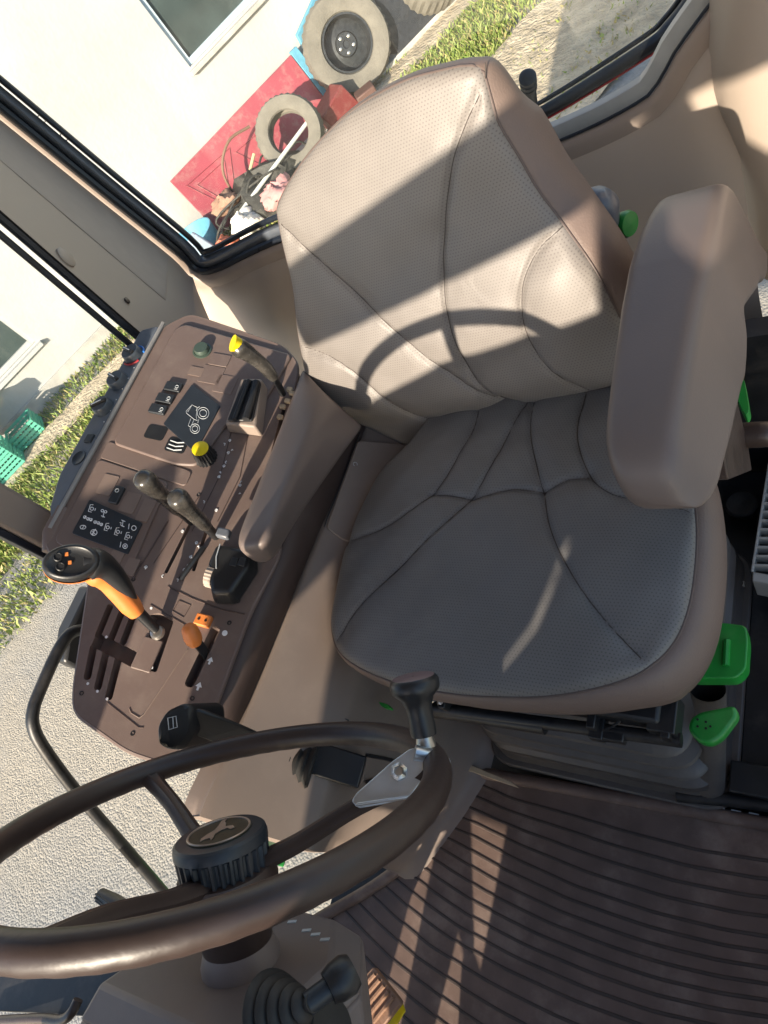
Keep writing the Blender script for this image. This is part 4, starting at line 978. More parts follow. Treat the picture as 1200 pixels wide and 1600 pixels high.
# ================================================================== SEAT
seat = thing('operator_chair', 'brown grey perforated leather tractor seat with two armrests', 'seat', (0, 0, .3))
REC = .30
BO = V([.08, -.235, .52]); BX = V([1, 0, 0]); BUp = nrm([0, -REC, 1]); BN = nrm([0, 1, REC])
def star_panel(name, parent, O, ex, ey, nn, outline2, seams, bulge, m, rings=120, nth=360, groove=.0045, gw=.0045, edge=.018, uvs=1.0, extra=None):
    """heightfield over a star shaped outline; returns object and outer loop"""
    out = np.array(outline2); ctr = out.mean(0)
    ang = np.arctan2(out[:, 1]-ctr[1], out[:, 0]-ctr[0]); rad = np.hypot(out[:, 1]-ctr[1], out[:, 0]-ctr[0])
    i = np.argsort(ang); ang = ang[i]; rad = rad[i]
    th = np.linspace(-math.pi, math.pi, nth, endpoint=False)
    rr = np.interp(th, np.r_[ang-2*math.pi, ang, ang+2*math.pi], np.r_[rad, rad, rad])
    rho = np.r_[0.002, np.linspace(0, 1, rings+1)[1:]]
    Rr, T = np.meshgrid(rho, th, indexing='ij')
    Xp = ctr[0]+Rr*rr[None]*np.cos(T); Yp = ctr[1]+Rr*rr[None]*np.sin(T)
    dist_edge = (1-Rr)*rr[None]
    H = bulge*(1-Rr**3.0)
    e = np.clip(1-dist_edge/edge, 0, 1); H -= .010*(1-np.sqrt(np.clip(1-e*e, 0, 1)))
    if extra is not None: H += extra(Xp, Yp)
    for s_ in seams:
        d = np.full(Xp.shape, 9.)
        for (ax_, ay), (bx, by) in zip(s_[:-1], s_[1:]):
            dx, dy = bx-ax_, by-ay; L2 = dx*dx+dy*dy+1e-12
            t = np.clip(((Xp-ax_)*dx+(Yp-ay)*dy)/L2, 0, 1); d = np.minimum(d, np.hypot(Xp-ax_-t*dx, Yp-ay-t*dy))
        H -= (groove*np.exp(-(d/gw)**2)+.0038*np.exp(-(d/.020)**2)*(1+.08*np.sin(Xp*210+Yp*160)+.25*np.sin(Xp*47-Yp*83)))*np.clip(dist_edge/.022, 0, 1)**.7
    P = O[None, None]+Xp[..., None]*ex+Yp[..., None]*ey+H[..., None]*nn
    nr = rings+1
    vs = [tuple(p) for p in P.reshape(-1, 3)]
    fs = [(a*nth+k, a*nth+(k+1) % nth, (a+1)*nth+(k+1) % nth, (a+1)*nth+k) for a in range(nr-1) for k in range(nth)]
    me = bpy.data.meshes.new(name); me.from_pydata(vs, [], fs)
    uvl = me.uv_layers.new(name='UVMap'); UVs = np.stack([Xp.reshape(-1), Yp.reshape(-1)], 1)
    li = np.zeros(len(me.loops), int); me.loops.foreach_get('vertex_index', li); uvl.data.foreach_set('uv', (UVs[li]*uvs).astype(np.float32).reshape(-1))
    bm = bmesh.new(); bm.from_mesh(me); bmesh.ops.recalc_face_normals(bm, faces=bm.faces); bm.to_mesh(me); bm.free()
    me.materials.append(m); me.polygons.foreach_set('use_smooth', [True]*len(me.polygons))
    ob = bpy.data.objects.new(name, me); COL.objects.link(ob); ob.parent = parent
    Mv = Vector((0, 0, 0)); q_ = parent
    while q_ is not None: Mv += q_.location; q_ = q_.parent
    me.transform(Matrix.Translation(-Mv))
    loop = P[-1]
    # height lookup for threads
    def hgt(x, y):
        dd_ = (Xp-x)**2+(Yp-y)**2; k_ = np.unravel_index(dd_.argmin(), dd_.shape); return H[k_]
    return ob, loop, ctr, hgt
def to2(O, ex, ey, nn, pts):
    r = []
    for px, py in pts:
        p = onp(px, py, O, nn)-O; r.append((float(p@ex), float(p@ey)))
    return r
def smooth2(pts, n=6, closed=False): return [(p[0], p[1]) for p in cat_rom([V([a, b_, 0]) for a, b_ in pts], n, closed)]

bo_px = [(748, 112), (758, 138), (773, 191), (804, 245), (836, 297), (879, 351), (932, 418), (981, 515), (984, 560), (966, 592), (927, 607), (855, 627), (807, 634), (720, 667), (680, 690), (637, 699), (600, 692), (560, 672), (497, 618), (473, 546), (454, 449), (431, 350), (432, 318), (473, 250), (541, 180), (623, 132), (691, 112), (727, 106)]
bo = smooth2(to2(BO, BX, BUp, BN, bo_px), 6, True)
zz = lambda L: [(420+.4833*x, 80+.4833*y) for x, y in L]
bs = [[(690, 45), (690, 115), (640, 230), (605, 340), (585, 480), (578, 640), (590, 790), (620, 900), (680, 1020), (800, 1135)],
      [(20, 550), (130, 640), (260, 740), (410, 860), (520, 950), (640, 1035), (740, 1095), (795, 1130)],
      [(112, 945), (210, 965), (290, 1010), (420, 1110), (520, 1170), (630, 1208)],
      [(950, 565), (880, 630), (840, 720), (838, 820), (865, 920), (930, 1000), (1040, 1085)]]
bseams = [smooth2(to2(BO, BX, BUp, BN, zz(s_)), 6) for s_ in bs]
def bextra(X, Y):   # lumbar swelling and soft folds
    return .016*np.exp(-((Y-.12)/.10)**2)+.016*np.exp(-((Y-.015)/.045)**2)+.010*np.exp(-((X-.02+.17)/.05)**2-((Y-.17)/.08)**2)+.0015*np.sin(X*55+Y*20)*np.exp(-((Y-.05)/.07)**2)+.0008*np.sin(X*23+Y*61)
bk = bpy.data.objects.new('backrest', None); COL.objects.link(bk); bk.parent = seat
fp, loop, ctr, hgt = star_panel('front_cover', bk, BO, BX, BUp, BN, bo, bseams, .020, LEATHER, extra=bextra)
def threads(seams, O, ex, ey, nn, hgt, parent, off=.0002, r=.00075):
    mb = MB()
    for s_ in seams:
        s2 = [s_[0]]
        for p in s_[1:]:
            if math.hypot(p[0]-s2[-1][0], p[1]-s2[-1][1]) > .004: s2.append(p)
        mb.tube([O+ex*x+ey*y+nn*(hgt(x, y)+off) for x, y in s2], r, 6)
    return mb.build('seam', THREAD, parent)
threads(bseams, BO, BX, BUp, BN, hgt, bk)
def bolster(loop, O, ctr3, nn, offs, name, m, parent, lo=.25, ups=None):
    """side wall grown from the outer loop; offs = (outward, along -normal)"""
    G = []; L = np.array(loop)
    t = np.roll(L, -3, 0)-np.roll(L, 3, 0); t /= np.linalg.norm(t, axis=1)[:, None]
    on = np.cross(t, nn); on /= np.linalg.norm(on, axis=1)[:, None]
    s_ = np.sign(((L-ctr3)*on).sum(1).mean()); on *= s_
    fac = lo+(1-lo)*np.clip((-on[:, 0]-.05)*1.5, 0, 1)
    if ups is not None:
        hh_ = L@ups; fac = np.maximum(.10, fac*np.clip((hh_.max()-hh_-.010)/.10, 0, 1)**.8)
    for o_, d in offs: G.append([L[k]+on[k]*o_*fac[k]-nn*d*(.25+.75*fac[k]) for k in range(len(L))])
    nth = len(L)
    vs = [p for r in G for p in r]; fs = [(a*nth+k, a*nth+(k+1) % nth, (a+1)*nth+(k+1) % nth, (a+1)*nth+k) for a in range(len(G)-1) for k in range(nth)]
    fs.append(tuple(range((len(G)-1)*nth, len(G)*nth)))
    return MB().add(vs, fs).build(name, m, parent, ang=60)
c3 = BO+BX*ctr[0]+BUp*ctr[1]
bolster(loop, BO, c3, BN, [(-.001, .001), (.002, .002), (.007, .006), (.015, .014), (.023, .026), (.028, .044), (.028, .066), (.020, .085), (.004, .098), (-.03, .102)], 'side_bolster', BOLSTER, bk, ups=BUp)
MB().tube([p+BN*.0002 for p in loop[::3]], .0018, 8, closed=True).build('piping', PIPING, bk)
# cushion
CO = V([0, 0, .500]); CXv = V([1, 0, 0]); CYv = V([0, 1, 0]); CN = V([0, 0, 1])
co_px = [(541, 848), (535, 860), (518, 930), (514, 977), (524, 1014), (562, 1043), (626, 1067), (713, 1082), (807, 1086), (888, 1080), (964, 1061), (1011, 1038), (1050, 1000), (1074, 942), (1085, 860), (1084, 790), (1072, 720), (1040, 640), (990, 590), (820, 575), (700, 620), (635, 690), (590, 737), (556, 800)]
co = smooth2(to2(CO, CXv, CYv, CN, co_px), 6, True)
cc = lambda L: [(480+x*.5833, 580+y*.5833) for x, y in L]
cs = [[(105, 458), (200, 430), (290, 385), (370, 310), (430, 210), (455, 150), (465, 90)],
      [(75, 720), (140, 640), (280, 515), (440, 360), (510, 250), (580, 105), (600, 60)],
      [(610, 60), (605, 180), (635, 330), (660, 440), (720, 560), (800, 670), (910, 785)],
      [(340, 340), (400, 345), (460, 350), (550, 325), (635, 325), (700, 300), (755, 290)],
      [(750, 50), (730, 150), (735, 220), (770, 300), (830, 340), (930, 350), (1035, 375)]]
cseams = [smooth2(to2(CO, CXv, CYv, CN, cc(s_)), 6) for s_ in cs]
def cextra(X, Y): return -.010*np.exp(-(X/.09)**2-((Y+.02)/.10)**2)+.0015*np.sin(X*40+Y*33)*np.exp(-((Y-.02)/.12)**2)+.0008*np.sin(X*70-Y*40)
LEATHER_SHADE = perforated('perforated_leather_shaded', (.158, .152, .148), .48)  # the backrest leather again, darkened and greyed for the cushion's shade
cu = bpy.data.objects.new('cushion', None); COL.objects.link(cu); cu.parent = seat
cp_, loop2, ctr2, hgt2 = star_panel('top_cover', cu, CO, CXv, CYv, CN, co, cseams, .024, LEATHER_SHADE, extra=cextra)
threads(cseams, CO, CXv, CYv, CN, hgt2, cu)
bolster(loop2, CO, CO+V([ctr2[0], ctr2[1], 0]), CN, [(-.001, .001), (.003, .002), (.010, .006), (.018, .016), (.024, .032), (.026, .055), (.020, .085), (.008, .100), (-.03, .105)], 'side_skirt', BOLSTER, cu)
MB().tube([p+CN*.0002 for p in loop2[::3]], .0018, 8, closed=True).build('piping', PIPING, cu)
armL = bpy.data.objects.new('armrest', None); COL.objects.link(armL); armL.parent = seat
st = [(-.425, -.262, -.287, .545, .518), (-.405, -.240, -.289, .590, .522), (-.37, -.226, -.290, .655, .530), (-.335, -.214, -.291, .712, .552), (-.30, -.207, -.292, .752, .585), (-.26, -.202, -.293, .768, .610), (-.21, -.196, -.293, .775, .645), (-.17, -.193, -.293, .777, .668), (-.15, -.193, -.293, .777, .640), (-.11, -.193, -.292, .777, .628), (-.083, -.194, -.292, .777, .640), (0, -.197, -.293, .777, .672), (.05, -.200, -.293, .776, .692), (.078, -.205, -.292, .772, .700), (.098, -.213, -.288, .760, .706), (.110, -.226, -.280, .742, .714), (.113, -.240, -.268, .732, .722)]
G = []
for y, a, b_, zt_, zb_ in st:
    r_ = min(.017, (zt_-zb_)*.45, (a-b_)*.42)
    G.append([p for p in round_poly([V([a, y, zb_]), V([a, y, zt_]), V([b_+.010+.016*min(1, max(0, (y+.2)/.25)), y, zt_-.002]), V([b_-.006, y, zb_])], r_, 5)])
G2 = []
for k in range(len(G[0])): G2.append(cat_rom([g[k] for g in G], 4))
G2.append(G2[0])
mb = MB().grid(G2); n_ = len(G2)-1; m_ = len(G2[0])
mb.f.append(tuple(k*m_ for k in range(n_))); mb.f.append(tuple(k*m_+m_-1 for k in range(n_)))
mb.build('pad', ARMVINYL, armL, ang=60)
armR = bpy.data.objects.new('armrest', None); COL.objects.link(armR); armR.parent = seat
zt_, zb_ = .648, .588
Oa, Ob = at(468, 572, z=.636), at(361, 842, z=.715); Ia, Ib = at(514, 622, z=.612), at(420, 836, z=.712); Ba, Bb = at(572, 672, z=.550), at(434, 868, z=.640)
G = []
for t, sh_ in ((0, .9), (.02, 1), (.2, 1), (.4, 1), (.6, 1), (.8, 1), (.93, 1), (.97, .94), (.99, .82), (1.0, .6)):
    o1 = Oa*(1-t)+Ob*t; i1 = Ia*(1-t)+Ib*t; b1 = Ba*(1-t)+Bb*t; c1 = o1-V([0, 0, .07]); q4 = [o1, i1, b1, c1]; cc_ = sum(q4)/4
    G.append(round_poly([cc_+(p-cc_)*sh_+V([0, .014*max(0, t-.9)*10, 0]) for p in q4], .024, 6))
G2 = [cat_rom([g[k] for g in G], 4) for k in range(len(G[0]))]; G2.append(G2[0])
mb = MB().grid(G2); n_ = len(G2)-1; m_ = len(G2[0])
mb.f.append(tuple(k*m_ for k in range(n_))); mb.f.append(tuple(k*m_+m_-1 for k in range(n_)))
mb.build('pad', ARMVINYL, armR, ang=60)
tag(armR, 'armrest beside the console')
# bracket, pivot and knob below the left armrest
mb = MB(); A = [at(*p, x=-.285) for p in ((1130, 625), (1150, 618), (1168, 690), (1175, 735), (1138, 750), (1130, 700))]
mb.prism(round_poly(A, .006), (.055, 0, 0)); mb.build('bracket', BROWNB, armL, bevel=.003)
p = at(1170, 680, x=-.287); MB().lathe(p, (-1, .1, .1), [(.016, -.02), (.016, .012), (.0155, .022), (.013, .026), (.011, .0255), (.001, .0255)], 24).build('adjuster_knob', BROWNB, armL)
# shell behind the backrest, green levers
def plate_lever(name, label_, pts, x, th, m, parent, bev=.004):
    return MB().prism(round_poly([at(*p, x=x) for p in pts], .006), (th, 0, 0)).build(name, m, parent, bevel=bev, seg=3)
mb = MB(); Bc = [(.30, .30), (.30, .62), (.18, .80), (-.02, .80), (-.13, .62), (-.13, .30)]
mb.prism2([BO+BX*(a-.08)+BUp*(b_-.52)-BN*.115 for a, b_ in Bc], [BO+BX*(a*.9-.08)+BUp*(b_-.52)-BN*.15 for a, b_ in Bc]); mb.build('back_shell', TRIMG, bk, bevel=.01)
hc_ = at(928, 342, y=-.40); MB().lathe(hc_, (-.45, .1, .85), [(.001, -.09), (.025, -.085), (.034, -.05), (.036, .0), (.030, .03), (.016, .045), (.001, .048)], 28, ref=[0, 1, 0]).build('lumbar_housing', BLUEG, bk)
GRm = GREEN
mb = MB(); q0 = at(980, 350, y=-.41); mb.lathe(q0, (-1, .5, .1), [(.001, -.012), (.017, -.01), (.019, 0), (.017, .006), (.001, .008)], 28, ref=[0, 0, 1]); mb.build('green_lever', GRm, seat)
def hlever(pts, z, th, nm='green_lever', bev=.005):
    return MB().prism(round_poly([at(*p, z=z) for p in pts], .007), (0, 0, -th)).build(nm, GRm, seat, bevel=bev, seg=3)
hlever([(1085, 985), (1128, 972), (1166, 977), (1169, 1000), (1166, 1045), (1150, 1060), (1078, 1060)], .345, .030)
lv = hlever([(1074, 1140), (1078, 1122), (1092, 1112), (1148, 1101), (1154, 1118), (1128, 1152), (1110, 1163), (1090, 1158)], .33, .022)
mb = MB()
for x, y in ((1090, 1124), (1103, 1128), (1103, 1138), (1090, 1135), (1110, 1135)): mb.lathe(at(x, y, z=.3305), UP, [(.0016, -.001), (.0016, .0004)], 8)
mb.build('hole', BLACK, lv)
hlever([(1155, 590), (1163, 592), (1171, 640), (1165, 650), (1150, 620)], .50, .02, bev=.003)
hlever([(590, 1096), (606, 1100), (612, 1108), (598, 1106)], .36, .01, bev=.001)
# raised moulding on the green pad
MB().tube([at(1136, 1000, z=.347), at(1134, 1040, z=.347)], .0045, 8).build('ridge', GRm, seat)
# suspension: pan, front tubes, bellows, base
sp = bpy.data.objects.new('suspension', None); COL.objects.link(sp); sp.parent = seat
MB().box((.015, .02, .375), (.40, .44, .04)).build('seat_pan', BLACKM, sp, bevel=.006)
tz = .362
MB().tube([at(668, 1106, z=tz), at(1065, 1157, z=tz)], .0095, 14).build('front_tube', BLACKM, sp)
MB().tube([at(668, 1106, z=tz)+V([0, .0, -.006]), at(850, 1132, z=tz)+V([0, 0, -.006])], .013, 14).build('front_tube', BLACKM, sp)
for px in (700, 930, 1045):
    p = at(px, 1106+(px-665)*.127-14, z=tz+.01); MB().box(p, (.012, .03, .035)).build('bracket', BLACKM, sp, bevel=.002)
MB().box(at(935, 1140, z=tz), (.02, .03, .02)).build('bracket', BLACKM, sp, bevel=.002); MB().box(at(960, 1148, z=tz), (.03, .02, .018)).build('bracket', BLACKM, sp, bevel=.002); MB().box(at(1040, 1120, z=.37), (.035, .05, .04)).build('bracket', BLACKM, sp, bevel=.002)
MB().tube([at(975, 1105, z=.38), at(970, 1125, z=.375), at(955, 1137, z=.37), at(940, 1142, z=.37)], .0022, 6).build('cable', BLACK, sp)
for x, y in ((1037, 1093), (690, 1098), (676, 1092)): MB().lathe(at(x, y, z=.385), (0, .5, .8), [(.006, 0), (.006, .004), (.003, .006)], 10).build('bolt', CHROME, sp)
# bellows cover: stacked rounded rings, curved front lip
def ring(z, ex_, xr=.195, xl=-.185, yf=.245, yb=-.2, r=.05):
    P = [V([xl-ex_, yb, z]), V([xl-ex_, yf+ex_, z]), V([xr+ex_, yf+ex_, z]), V([xr+ex_, yb, z])]
    return round_poly(P, r, 8)
zs_ = [(.36, -.06), (.34, -.045), (.30, -.040), (.25, -.034), (.215, -.028), (.205, -.012), (.200, .0), (.194, .003), (.185, -.010), (.172, -.018), (.166, -.006), (.160, .008), (.154, .010), (.146, -.003), (.134, -.010), (.128, .002), (.122, .014), (.115, .017), (.106, .004), (.092, -.003), (.084, .010), (.076, .020), (.06, .022), (.045, .016), (.02, .026), (.0, .028)]
loft([ring(z, e*1.0-.004, r=.055) for z, e in zs_], 'bellows', BELLOWS, sp)
MB().prism([p-V([0, 0, .0]) for p in ring(.018, .035, r=.06)], (0, 0, -.018)).build('base', BELLOWS, sp, bevel=.004)
# crumpled pale lip torn at the corner of the bellows
mb = MB(); 
tp = [at(x, y, z=.03) for x, y in ((697, 1188), (712, 1200), (740, 1207), (770, 1218), (812, 1232), (800, 1222), (765, 1208), (735, 1195), (705, 1183))]
mb.prism(tp, (0, 0, .006)); mb.build('torn_lip', CREAMS, sp, bevel=.001)

# ================================================================== FLOOR MAT
mat_o = thing('floor_mat', 'dusty brown ribbed rubber floor mat in front of the seat', 'floor mat', (.1, .6, 0))
RIBM = mat('mat_rib_rubber', (.058, .042, .036), .55, var=.2, bump=.3)
MATM = mat('mat_rubber', (.140, .092, .074), .62, var=.22, scale=18, bump=.5, bscale=600, bdist=.0008, dust=.28, detail=6)
mo_ = [V([.275, .300, .0]), V([-.45, .262, .0]), V([-.45, 1.0, .0]), V([.75, 1.0, .0]), V([.62, .76, .0]), V([.56, .68, .0]), V([.42, .56, .0]), V([.34, .47, .0]), V([.29, .36, .0])]
MB().prism(mo_, (0, 0, .008)).build('mat_sheet', MATM, mat_o, smooth=False)
# curved ribs, traced on the mat plane: family of arcs
ribs_px = [[(742, 1222), (800, 1248), (880, 1270), (980, 1300), (1090, 1328), (1200, 1345), (1290, 1350)],
           [(700, 1290), (735, 1305), (800, 1340), (900, 1385), (1020, 1425), (1130, 1452), (1230, 1468)],
           [(590, 1375), (640, 1420), (700, 1465), (790, 1515), (900, 1565), (1010, 1605), (1120, 1630), (1220, 1645)],
           [(480, 1425), (510, 1465), (560, 1525), (620, 1580), (690, 1640), (780, 1700), (900, 1770), (1040, 1840)]]
fam = [resamp([at(x, y, z=.01) for x, y in r], 40) for r in ribs_px]
keys = [0, 4, 11, 16]
mb = MB()
for k in range(0, 17):
    j = max(i for i in range(4) if keys[i] <= k); j = min(j, 2); t = (k-keys[j])/(keys[j+1]-keys[j])
    P = resamp([a*(1-t)+b_*t for a, b_ in zip(fam[j], fam[j+1])][1:], 40)
    G = []
    for i, p in enumerate(P):
        tn = nrm(P[min(i+1, 39)]-P[max(i-1, 0)]); sd_ = np.cross(tn, UP); fz = min(1, min(i, 39-i)/2+.2)
        G.append([p*V([1, 1, 0])+sd_*o_+UP*(.0078+h*fz) for o_, h in ((-.0028, 0), (-.0020, .0014), (0, .0018), (.0020, .0014), (.0028, 0))])
    mb.grid(G)
ro = mb.build('ribs', RIBM, mat_o)
# raised border next to the housing and the seat
bd = cat_rom([V([.262, .305, .010]), V([.278, .36, .012]), V([.33, .47, .012]), V([.41, .56, .012]), V([.55, .68, .012]), V([.61, .76, .012])], 8)
MB().tube(bd, .012, 10).build('border', MATM, mat_o)
MB().tube([V([.262, .305, .006]), V([-.45, .268, .006])], .012, 10).build('border', MATM, mat_o)

# pedal
pdl = thing('pedal', 'brown ribbed pedal pad sunlit at the edge of the floor mat', 'pedal', at(580, 1555, z=.14))
pc = [at(*p, z=.14) for p in ((583, 1510), (627, 1566), (592, 1612), (541, 1556))]
pn_ = nrm(np.cross(pc[1]-pc[0], pc[2]-pc[0])); pn_ = pn_ if pn_[2] > 0 else -pn_
PEDM = mat('pedal_rubber', (.26, .145, .09), .6, bump=.3, dust=.1)
MB().prism(round_poly(pc, .006), pn_*-.012).build('pad', PEDM, pdl, bevel=.002)
mb = MB()
for t in (.16, .32, .48, .64, .80):
    a = pc[0]*(1-t)+pc[1]*t; b_ = pc[3]*(1-t)+pc[2]*t
    mb.tube([a*.92+b_*.08+pn_*.001, a*.08+b_*.92+pn_*.001], .0035, 6)
mb.build('ridges', PEDM, pdl)
MB().tube([np.mean(pc, 0)-pn_*.01, V([.42, .95, .02])], .012, 10).build('arm', BLACKM, pdl)
tag(MB().prism([at(*p, z=.10) for p in ((628, 1568), (632, 1580), (605, 1625), (590, 1612))], (0, 0, -.004)).build('warning_plate', YELLOW), 'small yellow orange plate just below the pedal pad', 'plate')

# ================================================================== STEERING
WC = V([.084, .482, .814]); WNn = V([.15886, -.82095, .54869]); WNn = nrm(WNn)
E1 = nrm(V([1, 0, 0])-WNn*WNn[0]); E2 = np.cross(WNn, E1)
def Wp(r, a, k=0): return WC+WNn*k+r*(math.cos(R_(a))*E1+math.sin(R_(a))*E2)
swl = thing('steering_wheel', 'brown three spoke steering wheel with black spinner knob', 'steering wheel', WC)
n = 180; mb = MB(); G = []
for i in range(n):
    a = 360*i/n; row = []
    u_ = nrm(Wp(1, a)-WC)
    for k in range(16):
        t = 2*math.pi*k/16; rr = .0133; 
        ww = rr*(1.0-.04*(math.cos(i*.9*2)*.5+.5)*(1 if math.sin(t) < 0 else 0))
        row.append(WC+u_*(.21+ww*math.cos(t))+WNn*(ww*1.05*math.sin(t)))
    G.append(row+[row[0]])
mb.grid(G, closed_u=True).build('rim', WHEELM, swl, ang=80)
HK = -.050
for a in (-17, -140, 101):
    prf = []; path = [Wp(.030, a, HK-.004), Wp(.07, a, HK+.006), Wp(.13, a, HK*.45), Wp(.185, a, -.010), Wp(.205, a, -.003)]
    path = cat_rom(path, 5); G = []
    dirw = nrm(np.cross(WNn, Wp(1, a)-WC))
    for i, p in enumerate(path):
        f = i/(len(path)-1); wd = .0150-.006*math.sin(f*math.pi)*.9; hh = .0075
        tt = nrm(path[min(i+1, len(path)-1)]-path[max(i-1, 0)]); nn_ = nrm(np.cross(dirw, tt)); nn_ = nn_ if nn_@WNn > 0 else -nn_
        G.append([p+dirw*x*wd+nn_*y*hh for x, y in ((-1, -.3), (-.8, .5), (-.35, .9), (0, .75), (.35, .9), (.8, .5), (1, -.3), (.7, -1), (-.7, -1), (-1, -.3))])
    MB().grid(G).build('spoke', WHEELM, swl)
# hub boss & ribbed cap
hc = WC
MB().lathe(hc, WNn, [(.030, -.13), (.036, -.10), (.044, -.085), (.047, -.068), (.044, -.055), (.03, -.05)], 40).build('hub', WHEELM, swl)
cap = bpy.data.objects.new('hub_cap', None)
n = 30; vs = []; prof = [(.040, -.058), (.0425, -.055), (.0425, -.030), (.044, -.028)]
G = []
for h, r, rib in ((-.060, .039, 1), (-.055, .0415, 1), (-.035, .0430, 1), (-.0325, .0435, 0), (-.028, .0435, 0), (-.024, .0425, 0), (-.022, .040, 0), (-.0213, .036, 0), (-.0213, .001, 0)):
    row = []
    for k in range(n*4):
        rr = r-(.0032 if rib and (k % 4) in (0, 1) else 0); a = 2*math.pi*k/(n*4); row.append(hc+WNn*h+rr*(math.cos(a)*E1+math.sin(a)*E2))
    G.append(row)
m_ = n*4; vs = [p for r in G for p in r]; fs = [(i*m_+k, i*m_+(k+1) % m_, (i+1)*m_+(k+1) % m_, (i+1)*m_+k) for i in range(len(G)-1) for k in range(m_)]
capo = MB().add(vs, fs).build('hub_cap', PANELBK, swl, ang=28)
BRONZE = mat('brushed_bronze', (.42, .34, .28), .35, metal=.6, bump=.1); OLIVE = mat('dark_olive_disc', (.035, .035, .022), .35, bump=.05)
bdg = MB().lathe(hc, WNn, [(.030, -.0214), (.030, -.0200), (.0285, -.0196), (.0285, -.0202), (.001, -.0202)], 48).build('badge', OLIVE, capo)
MB().tube([Wp(.0285, a, -.0198) for a in range(0, 360, 8)], .0011, 6, closed=True).build('badge_ring', BRONZE, bdg)
# leaping animal emblem: simple flat silhouette; drawn along the badge plane
def bd(x, y): # badge coords -1..1, x towards photo right
    ex_ = nrm(at(420, 1300, x=.1)-at(278, 1320, x=.1)); ex_ = nrm(ex_-WNn*(ex_@WNn)); ey_ = np.cross(WNn, ex_); return WC+WNn*-.0198+(ex_*x+ey_*y)*.0285
emb = [(-.78, .02), (-.60, .16), (-.35, .20), (.0, .20), (.30, .34), (.62, .55), (.82, .50), (.60, .36), (.50, .20), (.30, .02), (.42, -.22), (.30, -.42), (.18, -.34), (.22, -.16), (.05, -.06), (-.22, -.06), (-.42, -.22), (-.60, -.30), (-.50, -.12), (-.62, -.02)]
MB().prism([bd(x, y) for x, y in emb], WNn*.0007).build('emblem', BRONZE, bdg, smooth=False)
# spinner knob with clamp
SA = -136
sk = thing('spinner_knob', 'black spinner knob clamped to the steering wheel rim with a zinc bracket', 'spinner knob', Wp(.21, SA, .015))
skp = at(655, 1176, y=float(Wp(.205, SA, .01)[1]))
b0_ = Wp(.205, SA, .012); tgt = None
MB().lathe(b0_, WNn, [(.009, -.01), (.010, .004), (.0085, .010), (.0085, .016)], 20).build('collar', CHROME, sk)
MB().lathe(b0_, WNn, [(.001, .012), (.0125, .013), (.0130, .018), (.0125, .030), (.0130, .040), (.0165, .049), (.0235, .056), (.0245, .060), (.0245, .065), (.0230, .068), (.0210, .0695)], 36, cap=False).build('grip', BLACK, sk)
MB().lathe(b0_, WNn, [(.0212, .0693), (.0200, .0700), (.001, .0702)], 36, cap=False).build('knob_cap', mat('mauve_brown', (.17, .12, .13), .4, bump=.1), sk)
# clamp plate along the spoke
spd = nrm(Wp(.10, -140, HK*.6)-Wp(.205, -140, .0)); sdw = nrm(np.cross(WNn, spd)); spn = nrm(np.cross(spd, sdw)); spn = spn if spn@WNn > 0 else -spn
cpz = Wp(.205, -139, .014)
bq = Wp(.198, -140, .012); bn_ = nrm(nrm(CAMP-bq)*1.0+UP*.25+V([0, -.2, 0]))
P = [onp(x, y, bq, bn_) for x, y in ((640, 1170), (662, 1166), (668, 1185), (662, 1215), (640, 1246), (600, 1256), (560, 1263), (549, 1252), (556, 1240), (612, 1190))]
br = MB().prism(round_poly(P, .003), bn_*-.0025).build('bracket', STEEL, sk, bevel=.0008)
P = [onp(x, y, bq, bn_) for x, y in ((556, 1261), (636, 1249), (640, 1245), (560, 1256))]
MB().prism(P, bn_*.008).build('bracket_lip', STEEL, sk, bevel=.0006)
MB().lathe(onp(623, 1206, bq, bn_), bn_, [(.0085, 0), (.0085, .003), (.006, .0045), (.0045, .006), (.0045, .002), (.0001, .002)], 6).build('bolt', CHROME, sk)
MB().tube([onp(648, 1176, bq, bn_), onp(672, 1180, bq, bn_)-bn_*.004, onp(694, 1188, bq, bn_)-bn_*.02], .0075, 12).build('clamp_arm', STEEL, sk)
# column
COLM = mat('grey_brown_shroud', (.17, .14, .13), .5, bump=.2, bscale=900, bdist=.0005, dust=.1)
colm = thing('steering_column', 'grey brown faceted steering column shroud with printed symbols', 'steering column', WC-WNn*.25)
MB().lathe(WC-WNn*.10, -WNn, [(.026, 0), (.029, .012), (.032, .022), (.036, .034), (.036, .05)], 40).build('collar', COLM, colm)
cx0 = WC-WNn*.140
ca, cb = nrm(E1-E2*.0), E2
def cq(a, b_, d): return cx0+E1*a+E2*b_-WNn*d
tp1 = [(-.085, -.03), (-.04, -.085), (.07, -.085), (.115, -.03), (.115, .075), (-.085, .075)]
tp2 = [(-.105, -.04), (-.05, -.110), (.08, -.110), (.135, -.04), (.135, .09), (-.105, .09)]
mb = MB(); mb.prism2([cq(a, b_, 0) for a, b_ in tp1], [cq(a, b_, .03) for a, b_ in tp2]); mb.prism2([cq(a, b_, .0301) for a, b_ in tp2], [cq(a*.9+.02, b_*.9, .42) for a, b_ in tp2])
for q_, (a, b_) in enumerate(((-.055, -.055), (-.040, -.058), (-.026, -.060), (.0, -.066), (.016, -.070), (.030, -.073))):
    MB().box(cq(a, b_, -.0004), (.009, .004, .0008), (nrm(E1+E2*.5), nrm(E2-E1*.5), WNn)).build('printed_symbol', GREYP, colm)
mb.build('shroud', COLM, colm, bevel=.004, ang=30)
